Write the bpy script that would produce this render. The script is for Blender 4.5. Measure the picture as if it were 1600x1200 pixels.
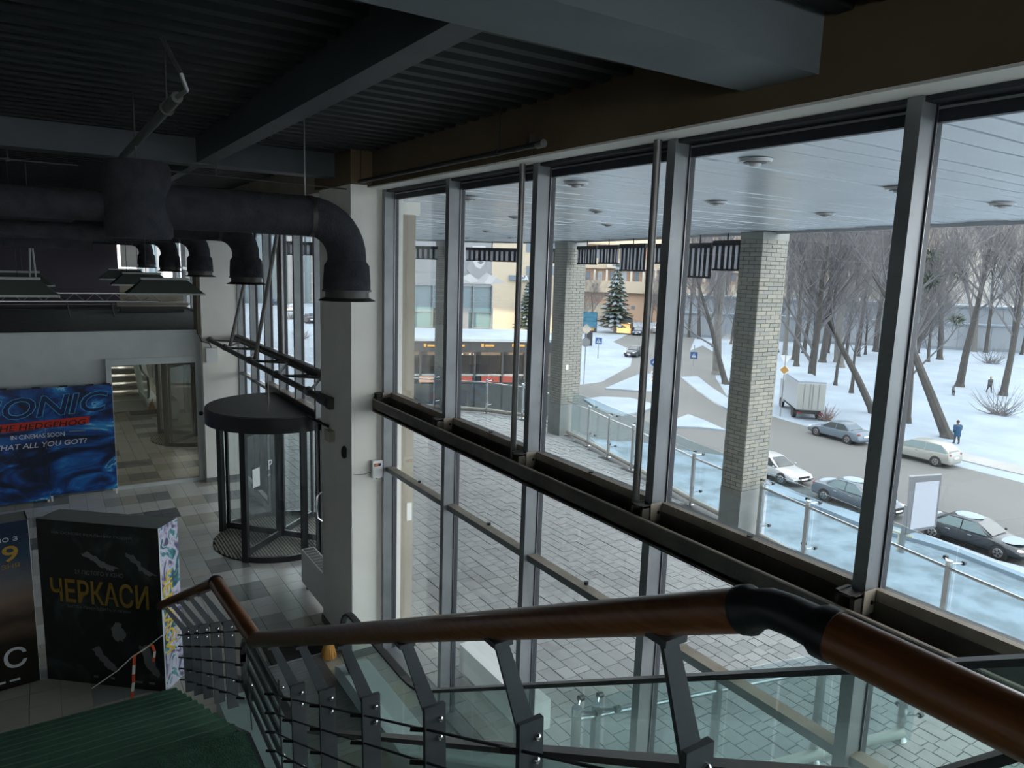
import bpy, bmesh, math, random
from mathutils import Vector, Matrix
from mathutils.geometry import tessellate_polygon
random.seed(7)
for o in list(bpy.data.objects): bpy.data.objects.remove(o)
S = bpy.context.scene
COL = S.collection
# ---------------------------------------------------------------- camera
F = 1130.0; H = 5.0
dz = Vector((574-800, 7500-600, F)).normalized()
dy = Vector((60-800, 391-600, F)); dy = (dy - dz*dy.dot(dz)).normalized()
up = -dz; dx = dy.cross(up)
CAM = Vector((0, 0, H))
def ray(x, y):
    d = Vector((x-800, y-600, F)); return Vector((dx.dot(d), dy.dot(d), up.dot(d)))
def onz(x, y, z=0.0): d = ray(x, y); return CAM + d*((z-H)/d.z)
def onx(x, y, X): d = ray(x, y); return CAM + d*(X/d.x)
def ony(x, y, Y): d = ray(x, y); return CAM + d*(Y/d.y)
def onplane(x, y, P, n): d = ray(x, y); return CAM + d*((P-CAM).dot(n)/d.dot(n))
cam = bpy.data.cameras.new('camera'); co = bpy.data.objects.new('camera', cam); COL.objects.link(co)
wx = lambda c: Vector((dx.dot(c), dy.dot(c), up.dot(c)))
R = Matrix((wx(Vector((1,0,0))), wx(Vector((0,-1,0))), wx(Vector((0,0,-1))))).transposed()
co.matrix_world = Matrix.Translation(CAM) @ R.to_4x4()
cam.sensor_width = 36; cam.sensor_fit = 'HORIZONTAL'; cam.lens = F/1600*36; cam.clip_end = 2000; cam.clip_start = .05
S.camera = co
# ---------------------------------------------------------------- light
w = bpy.data.worlds.new('sky'); S.world = w; w.use_nodes = True
bg = w.node_tree.nodes['Background']; bg.inputs[0].default_value = (.93, .965, 1.0, 1); bg.inputs[1].default_value = 1.15
sl = bpy.data.lights.new('sun', 'SUN'); so = bpy.data.objects.new('sun', sl); COL.objects.link(so)
sl.energy = 1.9; sl.color = (1, .80, .56); sl.angle = .01
SD = Vector((1, .42, -.098)); so.rotation_euler = SD.to_track_quat('-Z', 'Y').to_euler()
S.view_settings.view_transform = 'Standard'; S.view_settings.look = 'None'
S.view_settings.gamma = 1; S.view_settings.use_curve_mapping = False
S.view_settings.exposure = 2.0
# ---------------------------------------------------------------- materials
MATS = {}
def mat(name, col, rough=.6, metal=0, col2=None, scale=8, spec=.5, bump=0, bscale=60, detail=4, emit=0, stretch=None, contrast=(.35,.65), coat=0):
    m = bpy.data.materials.new(name); m.use_nodes = True; nt = m.node_tree; b = nt.nodes['Principled BSDF']
    b.inputs['Base Color'].default_value = (*col, 1); b.inputs['Roughness'].default_value = rough
    b.inputs['Metallic'].default_value = metal; b.inputs['Specular IOR Level'].default_value = spec
    if coat: b.inputs['Coat Weight'].default_value = coat
    tc = nt.nodes.new('ShaderNodeTexCoord'); src = tc.outputs['Object']
    if stretch:
        mp = nt.nodes.new('ShaderNodeMapping'); mp.inputs['Scale'].default_value = stretch
        nt.links.new(src, mp.inputs[0]); src = mp.outputs[0]
    if col2:
        n = nt.nodes.new('ShaderNodeTexNoise'); n.inputs['Scale'].default_value = scale; n.inputs['Detail'].default_value = detail
        nt.links.new(src, n.inputs['Vector'])
        r = nt.nodes.new('ShaderNodeValToRGB'); r.color_ramp.elements[0].position = contrast[0]; r.color_ramp.elements[1].position = contrast[1]
        r.color_ramp.elements[0].color = (*col, 1); r.color_ramp.elements[1].color = (*col2, 1)
        nt.links.new(n.outputs['Fac'], r.inputs[0]); nt.links.new(r.outputs[0], b.inputs['Base Color'])
    if bump:
        n2 = nt.nodes.new('ShaderNodeTexNoise'); n2.inputs['Scale'].default_value = bscale; n2.inputs['Detail'].default_value = 3
        nt.links.new(src, n2.inputs['Vector'])
        bp = nt.nodes.new('ShaderNodeBump'); bp.inputs['Strength'].default_value = bump; bp.inputs['Distance'].default_value = .02
        nt.links.new(n2.outputs['Fac'], bp.inputs['Height']); nt.links.new(bp.outputs[0], b.inputs['Normal'])
    MATS[name] = m; return m
def perobj(name, cols, rough=.6, spec=.5, bump=0, bscale=40, metal=0):
    """colour picked by the object's random value (alike pieces, different shades)"""
    m = mat(name, cols[0], rough, metal, None, spec=spec, bump=bump, bscale=bscale); nt = m.node_tree
    oi = nt.nodes.new('ShaderNodeObjectInfo'); r = nt.nodes.new('ShaderNodeValToRGB'); r.color_ramp.interpolation = 'CONSTANT'
    e = r.color_ramp.elements
    while len(e) < len(cols): e.new(.5)
    for i, c in enumerate(cols): e[i].position = i/len(cols); e[i].color = (*c, 1)
    nt.links.new(oi.outputs['Random'], r.inputs[0]); nt.links.new(r.outputs[0], nt.nodes['Principled BSDF'].inputs['Base Color'])
    return m
def glass(name, tint, refl=1.0, rough=.02, haze=0.0, hazecol=(.6,.7,.75)):
    m = bpy.data.materials.new(name); m.use_nodes = True; nt = m.node_tree; nt.nodes.clear()
    out = nt.nodes.new('ShaderNodeOutputMaterial'); t = nt.nodes.new('ShaderNodeBsdfTransparent'); t.inputs[0].default_value = (*tint, 1)
    g = nt.nodes.new('ShaderNodeBsdfGlossy'); g.inputs['Roughness'].default_value = rough; g.inputs[0].default_value = (refl, refl, refl, 1)
    fr = nt.nodes.new('ShaderNodeFresnel'); ge = nt.nodes.new('ShaderNodeNewGeometry'); mm = nt.nodes.new('ShaderNodeMath'); mm.operation = 'MULTIPLY_ADD'
    mm.inputs[1].default_value = -.8333; mm.inputs[2].default_value = 1.5; nt.links.new(ge.outputs['Backfacing'], mm.inputs[0]); nt.links.new(mm.outputs[0], fr.inputs[0])   # same IOR on both faces of a sheet
    mx = nt.nodes.new('ShaderNodeMixShader'); nt.links.new(fr.outputs[0], mx.inputs[0]); nt.links.new(g.outputs[0], mx.inputs[2])
    if haze:
        d = nt.nodes.new('ShaderNodeBsdfDiffuse'); d.inputs[0].default_value = (*hazecol, 1)
        m2 = nt.nodes.new('ShaderNodeMixShader'); m2.inputs[0].default_value = haze
        nt.links.new(t.outputs[0], m2.inputs[1]); nt.links.new(d.outputs[0], m2.inputs[2]); nt.links.new(m2.outputs[0], mx.inputs[1])
    else: nt.links.new(t.outputs[0], mx.inputs[1])
    nt.links.new(mx.outputs[0], out.inputs[0]); MATS[name] = m; return m
M = MATS
mat('frame', (.19,.20,.21), .42, .35, (.25,.26,.27), 3)
mat('frame_dark', (.055,.058,.062), .4, .3)
mat('frame_gasket', (.02,.022,.03), .5)
mat('alu', (.55,.56,.57), .3, .9)
mat('channel', (.075,.068,.058), .55, .2, (.13,.115,.095), 5, bump=.1)
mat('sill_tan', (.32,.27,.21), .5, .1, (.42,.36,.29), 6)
glass('pane', (.965,.985,.985), 1, .005, .01)
glass('pane_green', (.86,.925,.905), 1, .01, .10, (.55,.63,.61))
glass('pane_rail', (.84,.91,.93), .9, .01, .025, (.30,.36,.40))
glass('pane_smoke', (.46,.43,.35), 1.0, .01, .10, (.42,.38,.30))
glass('pane_dark', (.3,.28,.26), 1, .02, .25, (.05,.042,.036))
glass('car_glass_clear', (.35,.45,.5), .9, .02, .3, (.3,.38,.42))
mat('plaster_white', (.80,.775,.71), .85, 0, (.85,.825,.76), 2, bump=.05)
mat('plaster_grey', (.55,.58,.58), .85, 0, (.62,.64,.63), 2)
mat('plaster_brown', (.105,.071,.038), .9, 0, (.136,.096,.056), 1.6, bump=.15, bscale=20)
mat('plaster_tan', (.288,.248,.192), .9, 0, (.352,.312,.248), 1.5)
mat('beam_paint', (.129,.149,.158), .7, 0, (.156,.176,.185), 2, bump=.05)
mat('beam_steel', (.050,.058,.065), .55, .2, (.063,.072,.079), 3)
mat('deck_metal', (.010,.013,.013), .55, .2, (.017,.020,.021), 4)
mat('black_slab', (.02,.021,.022), .8)
mat('duct_foam', (.015,.016,.021), .9, 0, (.029,.030,.037), 9, bump=.5, bscale=50)
mat('pipe_dark', (.05,.048,.045), .45, .4)
mat('pipe_steel', (.20,.19,.18), .38, .7, (.27,.26,.25), 4)
mat('white_plastic', (.78,.78,.76), .4)
mat('beige_plastic', (.55,.50,.38), .5)
mat('black_plastic', (.02,.02,.022), .35)
mat('led_orange', (.8,.2,.03), .4)
mat('wood_rail', (.16,.055,.020), .3, 0, (.25,.095,.035), 5, bump=.03, stretch=(16,.7,16), coat=.3)
mat('rubber', (.018,.018,.02), .35)
mat('baluster_paint', (.075,.085,.095), .5, .3, (.10,.11,.12), 6)
mat('chrome', (.75,.75,.76), .15, 1)
mat('carpet_green', (.035,.105,.068), .95, 0, (.06,.155,.10), 14, bump=.4, bscale=90)
mat('carpet_worn', (.07,.17,.115), .95, 0, (.12,.23,.165), 20, stretch=(.4,3,3))
mat('carpet_dark', (.05,.062,.058), .95, 0, (.075,.09,.085), 6)
mat('stair_steel', (.13,.14,.15), .5, .3)
mat('plate_metal', (.24,.25,.25), .4, .8, (.33,.34,.34), 5, stretch=(1,12,1), bump=.1)
mat('deck_teal', (.58,.66,.66), .35, .2, (.64,.71,.71), 3)
mat('mat_dark', (.035,.033,.03), .95, bump=.4)
mat('skirting', (.17,.17,.165), .6)
mat('mat_rib', (.30,.275,.24), .7, .1, (.40,.37,.32), 6)
mat('door_dark', (.035,.037,.040), .35, .4)
mat('door_top', (.085,.085,.078), .6)
mat('broom', (.55,.26,.06), .9, 0, (.68,.36,.10), 30, stretch=(8,8,1))
mat('grout', (.30,.30,.28), .9)
perobj('tile_light', [(.762,.750,.694), (.717,.711,.672), (.806,.790,.739), (.739,.745,.717), (.672,.666,.627)], .2, .8, .02)
perobj('tile_grey', [(.363,.369,.358), (.407,.407,.391), (.330,.341,.336)], .2, .8)
perobj('tile_violet', [(.17,.165,.19), (.15,.15,.17)], .3)
perobj('tile_tan', [(.495,.473,.396), (.462,.446,.374), (.528,.501,.424)], .2, .8)
perobj('paver', [(.319,.319,.314), (.352,.352,.344), (.292,.294,.292), (.380,.380,.372), (.330,.334,.330)], .85, .3, .25, 60)
mat('paver_field', (.308,.308,.305), .85, 0, (.369,.369,.364), 7, bump=.2)
mat('paver_joint', (.096,.098,.102), .95)
perobj('brick', [(.285,.280,.239), (.314,.303,.257), (.262,.259,.228), (.342,.325,.274), (.274,.274,.251)], .8, .3, .3, 60)
mat('brick_field', (.251,.248,.220), .8, 0, (.285,.280,.246), 9, bump=.3)
mat('mortar', (.070,.070,.066), .95)
mat('dado', (.205,.214,.205), .7, 0, (.248,.254,.242), 3)
mat('soffit', (.62,.68,.73), .27, .15, (.66,.72,.77), 1.2, bump=.08, bscale=2.2, spec=.8)
mat('soffit_gap', (.10,.13,.16), .6)
mat('canopy_edge', (.42,.42,.44), .6)
mat('downlight_ring', (.55,.55,.55), .3, .6)
mat('downlight_in', (.12,.12,.125), .5)
mat('steel', (.50,.49,.48), .25, .95)
mat('kerb_pipe', (.528,.480,.416), .5, .2)
mat('snow', (.195,.240,.290), .9, 0, (.235,.285,.338), .35, bump=.2, bscale=1.5)  # blue skylight cast mixed into the base colour, also in the two below
mat('snow_dirty', (.13,.16,.185), .9, 0, (.21,.255,.30), .8, bump=.3, bscale=2, contrast=(.4,.6), detail=7)
mat('snow_trodden', (.085,.112,.128), .9, 0, (.215,.262,.31), 1.1, bump=.3, bscale=3, contrast=(.42,.55), stretch=(1.6,.45,1), detail=8)
mat('asphalt', (.081,.084,.084), .8, 0, (.107,.109,.107), .12, contrast=(.3,.7), stretch=(1,.25,1), bump=.1)
mat('path', (.230,.235,.233), .9, 0, (.268,.268,.264), .3)
mat('bark', (.042,.040,.038), .95, 0, (.068,.064,.060), 3)
mat('bark_pale', (.107,.104,.097), .95, 0, (.140,.137,.128), 3)
mat('twig', (.120,.118,.125), .95)
mat('twig_warm', (.180,.132,.120), .95)
mat('mistletoe', (.042,.066,.036), .95)
mat('spruce', (.048,.068,.048), .95, 0, (.080,.100,.080), 8)
mat('tyre', (.013,.013,.013), .8)
mat('rim', (.300,.300,.312), .3, .8)
mat('car_glass', (.025,.033,.037), .08, 0, spec=.8)
mat('car_glass_pale', (.150,.200,.210), .12, 0, spec=.7)
mat('lamp_clear', (.75,.77,.78), .15)
mat('lamp_red', (.175,.015,.015), .2)
mat('plate_white', (.8,.8,.8), .5)
def paint(n, c, r=.3): mat('paint_'+n, c, r, .25, spec=.6)
for n, c in dict(white=(.31,.325,.335), pearl=(.27,.28,.262), slate=(.075,.10,.12), bluegrey=(.11,.145,.18), plum=(.10,.09,.12), black=(.022,.028,.035), silver=(.26,.27,.285), blue=(.03,.055,.10), yellow=(.15,.08,.008), red=(.42,.05,.04), navy=(.018,.025,.04)).items(): paint(n, c)
mat('peach', (.371,.245,.169), .9, 0, (.410,.278,.199), .1)
mat('cream', (.385,.325,.245), .9, 0, (.410,.351,.271), .1)
mat('cream_light', (.465,.435,.383), .9)
mat('terracotta', (.372,.198,.144), .9)
mat('win_far', (.132,.162,.192), .2, 0, spec=.7)
mat('win_pale', (.330,.360,.396), .3)
mat('apart_grey', (.284,.291,.284), .9, 0, (.324,.324,.304), .05)
mat('apart_cream', (.338,.310,.247), .9, 0, (.372,.345,.276), .05)
mat('apart_win', (.203,.225,.247), .3)
mat('concrete_wall', (.194,.223,.252), .9, 0, (.238,.266,.292), .06)
mat('concrete_dark', (.168,.196,.224), .9)
mat('facade_grey', (.195,.206,.217), .6, .1, (.217,.229,.240), .2)
mat('facade_glass', (.132,.180,.204), .25, .2)
mat('facade_teal', (.165,.253,.264), .25, .1)
mat('fascia_black', (.020,.022,.026), .5)
mat('sign_yellow', (.340,.192,.024), .5)
mat('sign_red', (.240,.032,.016), .5)
mat('pavilion_in', (.100,.085,.075), .6, 0, (.170,.140,.110), .7)
mat('print_skin', (.341,.347,.358), .8)
mat('print_light', (.407,.413,.424), .8)
mat('print_mid', (.231,.237,.248), .8)
mat('print_dark', (.132,.138,.149), .8)
mat('stripe_dark', (.063,.061,.068), .9)
mat('stripe_light', (.46,.47,.50), .9)
mat('sign_blue', (.012,.064,.200), .5)
mat('sign_white', (.520,.533,.552), .5)
mat('sign_grey', (.171,.180,.189), .5)
mat('sign_orange', (.297,.158,.035), .5)
mat('billboard_blue', (.008,.035,.06), .5, 0, (.03,.16,.25), 1.5)
mat('billboard_line', (.030,.120,.180), .5)
mat('lightbox_face', (.446,.471,.533), .5)
mat('cloth_blue', (.010,.051,.109), .9)
mat('cloth_dark', (.05,.05,.055), .9)
mat('skin', (.50,.33,.25), .7)
mat('hair', (.03,.025,.02), .8)
mat('wall_mauve', (.088,.076,.096), .9)
mat('lamp_shade', (.080,.092,.080), .6)
mat('lamp_lip', (.40,.42,.40), .5)
mat('print_black', (.008,.009,.009), .35)
mat('print_yellow_dim', (.40,.24,.03), .5)
mat('print_yellow', (.80,.55,.04), .5)
mat('print_white', (.72,.74,.76), .5)
mat('print_grey', (.25,.26,.26), .5)
mat('print_red', (.62,.03,.015), .5)
mat('print_navy', (.006,.025,.11), .45)
mat('print_cyan', (.10,.42,.72), .5)
mat('box_grey', (.28,.30,.29), .7)
mat('tape_red', (.75,.10,.03), .5)
mat('tape_white', (.80,.78,.74), .5)
mat('paper', (.80,.81,.80), .7)
# printed poster art (flat print)
def poster(name, stops, scale, dist, detail=5, stretch=(1,1,1), rough=.4):
    m = bpy.data.materials.new(name); m.use_nodes = True; nt = m.node_tree; b = nt.nodes['Principled BSDF']; b.inputs['Roughness'].default_value = rough
    tc = nt.nodes.new('ShaderNodeTexCoord'); mp = nt.nodes.new('ShaderNodeMapping'); mp.inputs['Scale'].default_value = stretch
    n = nt.nodes.new('ShaderNodeTexNoise'); n.inputs['Scale'].default_value = scale; n.inputs['Detail'].default_value = detail; n.inputs['Distortion'].default_value = dist
    r = nt.nodes.new('ShaderNodeValToRGB'); e = r.color_ramp.elements
    while len(e) < len(stops): e.new(.5)
    for i, (p, c) in enumerate(stops): e[i].position = p; e[i].color = (*c, 1)
    nt.links.new(tc.outputs['Object'], mp.inputs[0]); nt.links.new(mp.outputs[0], n.inputs[0]); nt.links.new(n.outputs['Fac'], r.inputs[0]); nt.links.new(r.outputs[0], b.inputs['Base Color'])
    MATS[name] = m; return m
poster('art_blue', [(0,(.006,.012,.04)), (.42,(.010,.018,.05)), (.50,(.012,.05,.20)), (.58,(.015,.14,.46)), (.635,(.05,.36,.72)), (.655,(.40,.80,.90)), (.675,(.03,.22,.52)), (.75,(.01,.06,.2)), (1,(.006,.012,.04))], 1.1, 2.2, 5, (.7,1,1.5))
poster('art_dark', [(0,(.006,.007,.007)), (.50,(.006,.008,.008)), (.58,(.014,.028,.024)), (.64,(.05,.065,.06)), (.68,(.012,.018,.018)), (.78,(.03,.04,.04)), (1,(.008,.01,.01))], 2.4, 1.2, 6, (1,1,.8))
poster('art_side', [(0,(.04,.05,.12)), (.36,(.10,.10,.20)), (.46,(.60,.56,.72)), (.52,(.72,.70,.80)), (.57,(.10,.34,.40)), (.66,(.02,.07,.10)), (.8,(.45,.60,.66)), (1,(.7,.7,.78))], 6, 1.5, 6, (1,1,.7))
def ramp_z(name, stops, z0, z1, rough=.4):
    m = bpy.data.materials.new(name); m.use_nodes = True; nt = m.node_tree; b = nt.nodes['Principled BSDF']; b.inputs['Roughness'].default_value = rough
    tc = nt.nodes.new('ShaderNodeTexCoord'); sx = nt.nodes.new('ShaderNodeSeparateXYZ'); mr = nt.nodes.new('ShaderNodeMapRange'); mr.inputs[1].default_value = z0; mr.inputs[2].default_value = z1
    n = nt.nodes.new('ShaderNodeTexNoise'); n.inputs['Scale'].default_value = 3; n.inputs['Detail'].default_value = 6
    ad = nt.nodes.new('ShaderNodeMath'); ad.operation = 'MULTIPLY_ADD'; ad.inputs[1].default_value = .16
    r = nt.nodes.new('ShaderNodeValToRGB'); e = r.color_ramp.elements
    while len(e) < len(stops): e.new(.5)
    for i, (p, c) in enumerate(stops): e[i].position = p; e[i].color = (*c, 1)
    nt.links.new(tc.outputs['Object'], sx.inputs[0]); nt.links.new(sx.outputs[2], mr.inputs[0]); nt.links.new(tc.outputs['Object'], n.inputs[0])
    nt.links.new(n.outputs['Fac'], ad.inputs[0]); nt.links.new(mr.outputs[0], ad.inputs[2]); nt.links.new(ad.outputs[0], r.inputs[0]); nt.links.new(r.outputs[0], b.inputs['Base Color'])
    MATS[name] = m; return m
ramp_z('art_dusk', [(0,(.008,.007,.006)), (.34,(.02,.016,.012)), (.44,(.13,.085,.055)), (.50,(.05,.035,.025)), (.60,(.22,.15,.11)), (.70,(.16,.15,.15)), (.85,(.03,.06,.10)), (1,(.008,.02,.05))], 0, 2.0)
def translucent(name, k):
    nt = MATS[name].node_tree; b = nt.nodes['Principled BSDF']; t = nt.nodes.new('ShaderNodeBsdfTranslucent'); t.inputs[0].default_value = b.inputs['Base Color'].default_value
    m_ = nt.nodes.new('ShaderNodeMixShader'); m_.inputs[0].default_value = k; nt.links.new(b.outputs[0], m_.inputs[1]); nt.links.new(t.outputs[0], m_.inputs[2]); nt.links.new(m_.outputs[0], nt.nodes['Material Output'].inputs[0])
translucent('stripe_light', .6); translucent('stripe_dark', .35)
def smoked():
    m = MATS['pane_smoke']; nt = m.node_tree; nt.nodes.clear(); out = nt.nodes.new('ShaderNodeOutputMaterial'); d = nt.nodes.new('ShaderNodeBsdfDiffuse'); d.inputs[0].default_value = (.20,.18,.13,1)
    g = nt.nodes.new('ShaderNodeBsdfGlossy'); g.inputs[0].default_value = (.85,.78,.64,1); g.inputs['Roughness'].default_value = .012; mx = nt.nodes.new('ShaderNodeMixShader'); mx.inputs[0].default_value = .62
    nt.links.new(d.outputs[0], mx.inputs[1]); nt.links.new(g.outputs[0], mx.inputs[2]); nt.links.new(mx.outputs[0], out.inputs[0])
smoked()
# ---------------------------------------------------------------- mesh helpers
ORG = {}
class MB:
    def __init__(s): s.v = []; s.f = []
    def add(s, vs, fs):
        n = len(s.v); s.v += [Vector(v) for v in vs]; s.f += [tuple(i+n for i in f) for f in fs]; return s
    def box(s, a, b):
        x0,x1 = sorted((a[0],b[0])); y0,y1 = sorted((a[1],b[1])); z0,z1 = sorted((a[2],b[2]))
        return s.add([(x0,y0,z0),(x1,y0,z0),(x1,y1,z0),(x0,y1,z0),(x0,y0,z1),(x1,y0,z1),(x1,y1,z1),(x0,y1,z1)],
                     [(3,2,1,0),(4,5,6,7),(0,1,5,4),(1,2,6,5),(2,3,7,6),(3,0,4,7)])
    def obox(s, c, u, v, n, hu, hv, hn):
        """box centred at c with axes u,v,n and half sizes"""
        u,v,n,c = Vector(u).normalized(),Vector(v).normalized(),Vector(n).normalized(),Vector(c)
        P = [c+u*a*hu+v*b*hv+n*d*hn for d in (-1,1) for a,b in ((-1,-1),(1,-1),(1,1),(-1,1))]
        return s.add(P, [(3,2,1,0),(4,5,6,7),(0,1,5,4),(1,2,6,5),(2,3,7,6),(3,0,4,7)])
    def bar(s, p, q, wd, th, side):
        """flat bar from p to q, width wd along side"""
        p,q = Vector(p),Vector(q); d = q-p; sd = Vector(side); sd = (sd-d*sd.dot(d)/d.dot(d)).normalized(); n = d.cross(sd)
        return s.obox((p+q)/2, d, sd, n, d.length/2, wd/2, th/2)
    def tube(s, pts, r, n=10, cap=True):
        pts = [Vector(p) for p in pts]; m = len(pts); rs = r if isinstance(r, (list,tuple)) else [r]*m
        base = len(s.v); ref = None
        for i,p in enumerate(pts):
            d = (pts[min(i+1,m-1)]-pts[max(i-1,0)]).normalized()
            if ref is None:
                ref = Vector((0,0,1)) if abs(d.z) < .9 else Vector((1,0,0))
            a = (ref-d*ref.dot(d)).normalized(); b = d.cross(a); ref = a
            for k in range(n):
                t = 2*math.pi*k/n; s.v.append(p+(a*math.cos(t)+b*math.sin(t))*rs[i])
        for i in range(m-1):
            for k in range(n):
                s.f.append((base+i*n+k, base+i*n+(k+1)%n, base+(i+1)*n+(k+1)%n, base+(i+1)*n+k))
        if cap:
            s.f.append(tuple(base+k for k in reversed(range(n)))); s.f.append(tuple(base+(m-1)*n+k for k in range(n)))
        return s
    def cyl(s, c, r, h, n=20, r2=None): c = Vector(c); return s.tube([c, c+Vector((0,0,h))], [r, r if r2 is None else r2], n)
    def prism(s, poly, z0, z1):
        n = len(poly); vs = [(p[0],p[1],z0) for p in poly]+[(p[0],p[1],z1) for p in poly]
        tri = tessellate_polygon([[Vector((p[0],p[1],0)) for p in poly]])
        area = sum(poly[i][0]*poly[(i+1)%n][1]-poly[(i+1)%n][0]*poly[i][1] for i in range(n))
        fs = []
        for t in tri:
            a,b,c = t; pa,pb,pc = poly[a],poly[b],poly[c]
            if (pb[0]-pa[0])*(pc[1]-pa[1])-(pc[0]-pa[0])*(pb[1]-pa[1]) < 0: t = (a,c,b)
            fs.append((t[0]+n,t[1]+n,t[2]+n)); fs.append((t[2],t[1],t[0]))
        for i in range(n):
            j = (i+1)%n; fs.append((i,j,j+n,i+n) if area > 0 else (j,i,i+n,j+n))
        return s.add(vs, fs)
    def sphere(s, c, r, n=10, m=6, sc=(1,1,1)):
        c = Vector(c); base = len(s.v)
        for i in range(1,m):
            t = math.pi*i/m
            for k in range(n): a = 2*math.pi*k/n; s.v.append(c+Vector((math.sin(t)*math.cos(a)*r*sc[0], math.sin(t)*math.sin(a)*r*sc[1], math.cos(t)*r*sc[2])))
        s.v.append(c+Vector((0,0,r*sc[2]))); s.v.append(c-Vector((0,0,r*sc[2]))); T = len(s.v)-2
        for i in range(m-2):
            for k in range(n): s.f.append((base+i*n+k, base+(i+1)*n+k, base+(i+1)*n+(k+1)%n, base+i*n+(k+1)%n))
        for k in range(n): s.f.append((T, base+k, base+(k+1)%n)); s.f.append((T+1, base+(m-2)*n+(k+1)%n, base+(m-2)*n+k))
        return s
    def build(s, name, mt, parent=None, smooth=False, local=False, org=None):
        if parent is not None: o0 = ORG[parent.name] if not local else Vector()
        elif org is not None: o0 = Vector(org)
        else:
            xs=[v.x for v in s.v]; ys=[v.y for v in s.v]; o0 = Vector(((min(xs)+max(xs))/2,(min(ys)+max(ys))/2,min(v.z for v in s.v)))
        me = bpy.data.meshes.new(name); me.from_pydata([tuple(v-o0) for v in s.v], [], s.f); me.update()
        for m_ in (mt if isinstance(mt, (list,tuple)) else [mt]): me.materials.append(MATS[m_])
        if smooth:
            me.polygons.foreach_set('use_smooth', [True]*len(me.polygons))
            try: me.set_sharp_from_angle(angle=math.radians(40))
            except Exception: pass
        o = bpy.data.objects.new(name, me); COL.objects.link(o)
        if parent is not None: o.parent = parent; ORG[o.name] = ORG[parent.name].copy() if not local else Vector()
        else: o.location = o0; ORG[o.name] = o0
        return o
def thing(name, label, cat, loc=(0,0,0), rz=0, group=None, kind=None):
    o = bpy.data.objects.new(name, None); COL.objects.link(o); o.location = loc; o.rotation_euler = (0,0,rz); o.empty_display_size = .2
    ORG[o.name] = Vector(loc)
    return tag(o, label, cat, group, kind)
def tag(o, label=None, cat=None, group=None, kind=None):
    if label: o['label'] = label
    if cat: o['category'] = cat
    if group: o['group'] = group
    if kind: o['kind'] = kind
    return o
def struct(o, label=None): o['kind'] = 'structure'; (label and o.__setitem__('label', label)); return o
def sroot(name, label, loc=(0,0,0)): return thing(name, label, None, loc, kind='structure')
def inst(src, name, parent=None, loc=(0,0,0), rot=(0,0,0), sc=(1,1,1), mt=None):
    o = bpy.data.objects.new(name, src); COL.objects.link(o); o.location = Vector(loc)-(ORG[parent.name] if parent else Vector()); o.rotation_euler = rot; o.scale = sc
    if parent: o.parent = parent
    if mt: o.material_slots[0].link = 'OBJECT'; o.material_slots[0].material = MATS[mt]
    return o
def unit_mesh(name, mt, bev=0.0):
    bm = bmesh.new(); bmesh.ops.create_cube(bm, size=1)
    if bev: bmesh.ops.bevel(bm, geom=[e for e in bm.edges if abs(e.verts[0].co.z-e.verts[1].co.z) < .01 and e.verts[0].co.z > 0], offset=bev, segments=1, affect='EDGES')
    me = bpy.data.meshes.new(name); bm.to_mesh(me); bm.free(); me.materials.append(MATS[mt]); return me
def copy_tree(o, parent=None):
    c = o.copy(); COL.objects.link(c)
    if parent: c.parent = parent
    for ch in o.children: copy_tree(ch, c)
    return c
def text(body, name, mt, parent, origin, u, v, size, ext=.004, shear=0, width=None, align='LEFT', bold=0):
    cu = bpy.data.curves.new('t', 'FONT'); cu.body = body; cu.size = 1; cu.extrude = 0; cu.shear = shear; cu.offset = bold; cu.align_x = align; cu.resolution_u = 3
    ob = bpy.data.objects.new('t', cu); COL.objects.link(ob); dg = bpy.context.evaluated_depsgraph_get()
    me = bpy.data.meshes.new_from_object(ob.evaluated_get(dg)); bpy.data.objects.remove(ob); bpy.data.curves.remove(cu)
    me.name = name
    xs = [q.co.x for q in me.vertices]; ys = [q.co.y for q in me.vertices]
    if not xs: return None
    u = Vector(u).normalized(); v = Vector(v).normalized(); n = u.cross(v); O = Vector(origin)-ORG[parent.name]
    k = size/max(.01, max(ys)-min(ys)); kx = (width/(max(xs)-min(xs))) if width else k
    for q in me.vertices:
        x = (q.co.x-min(xs))*kx; y = (q.co.y-min(ys))*k
        q.co = O+u*x+v*y+n*(q.co.z+ext)
    me.materials.clear(); me.materials.append(MATS[mt])
    o = bpy.data.objects.new(name, me); COL.objects.link(o); o.parent = parent; ORG[o.name] = ORG[parent.name].copy(); return o
def lerp(a, b, t): return a+(b-a)*t
def arc(c, r, a0, a1, n): return [(c[0]+r*math.cos(math.radians(lerp(a0,a1,i/n))), c[1]+r*math.sin(math.radians(lerp(a0,a1,i/n)))) for i in range(n+1)]
G = -7.3
# ================================================================ interior setting
GX = 3.56            # plane of the big glass wall
UF = 3.41            # upper floor level
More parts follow.
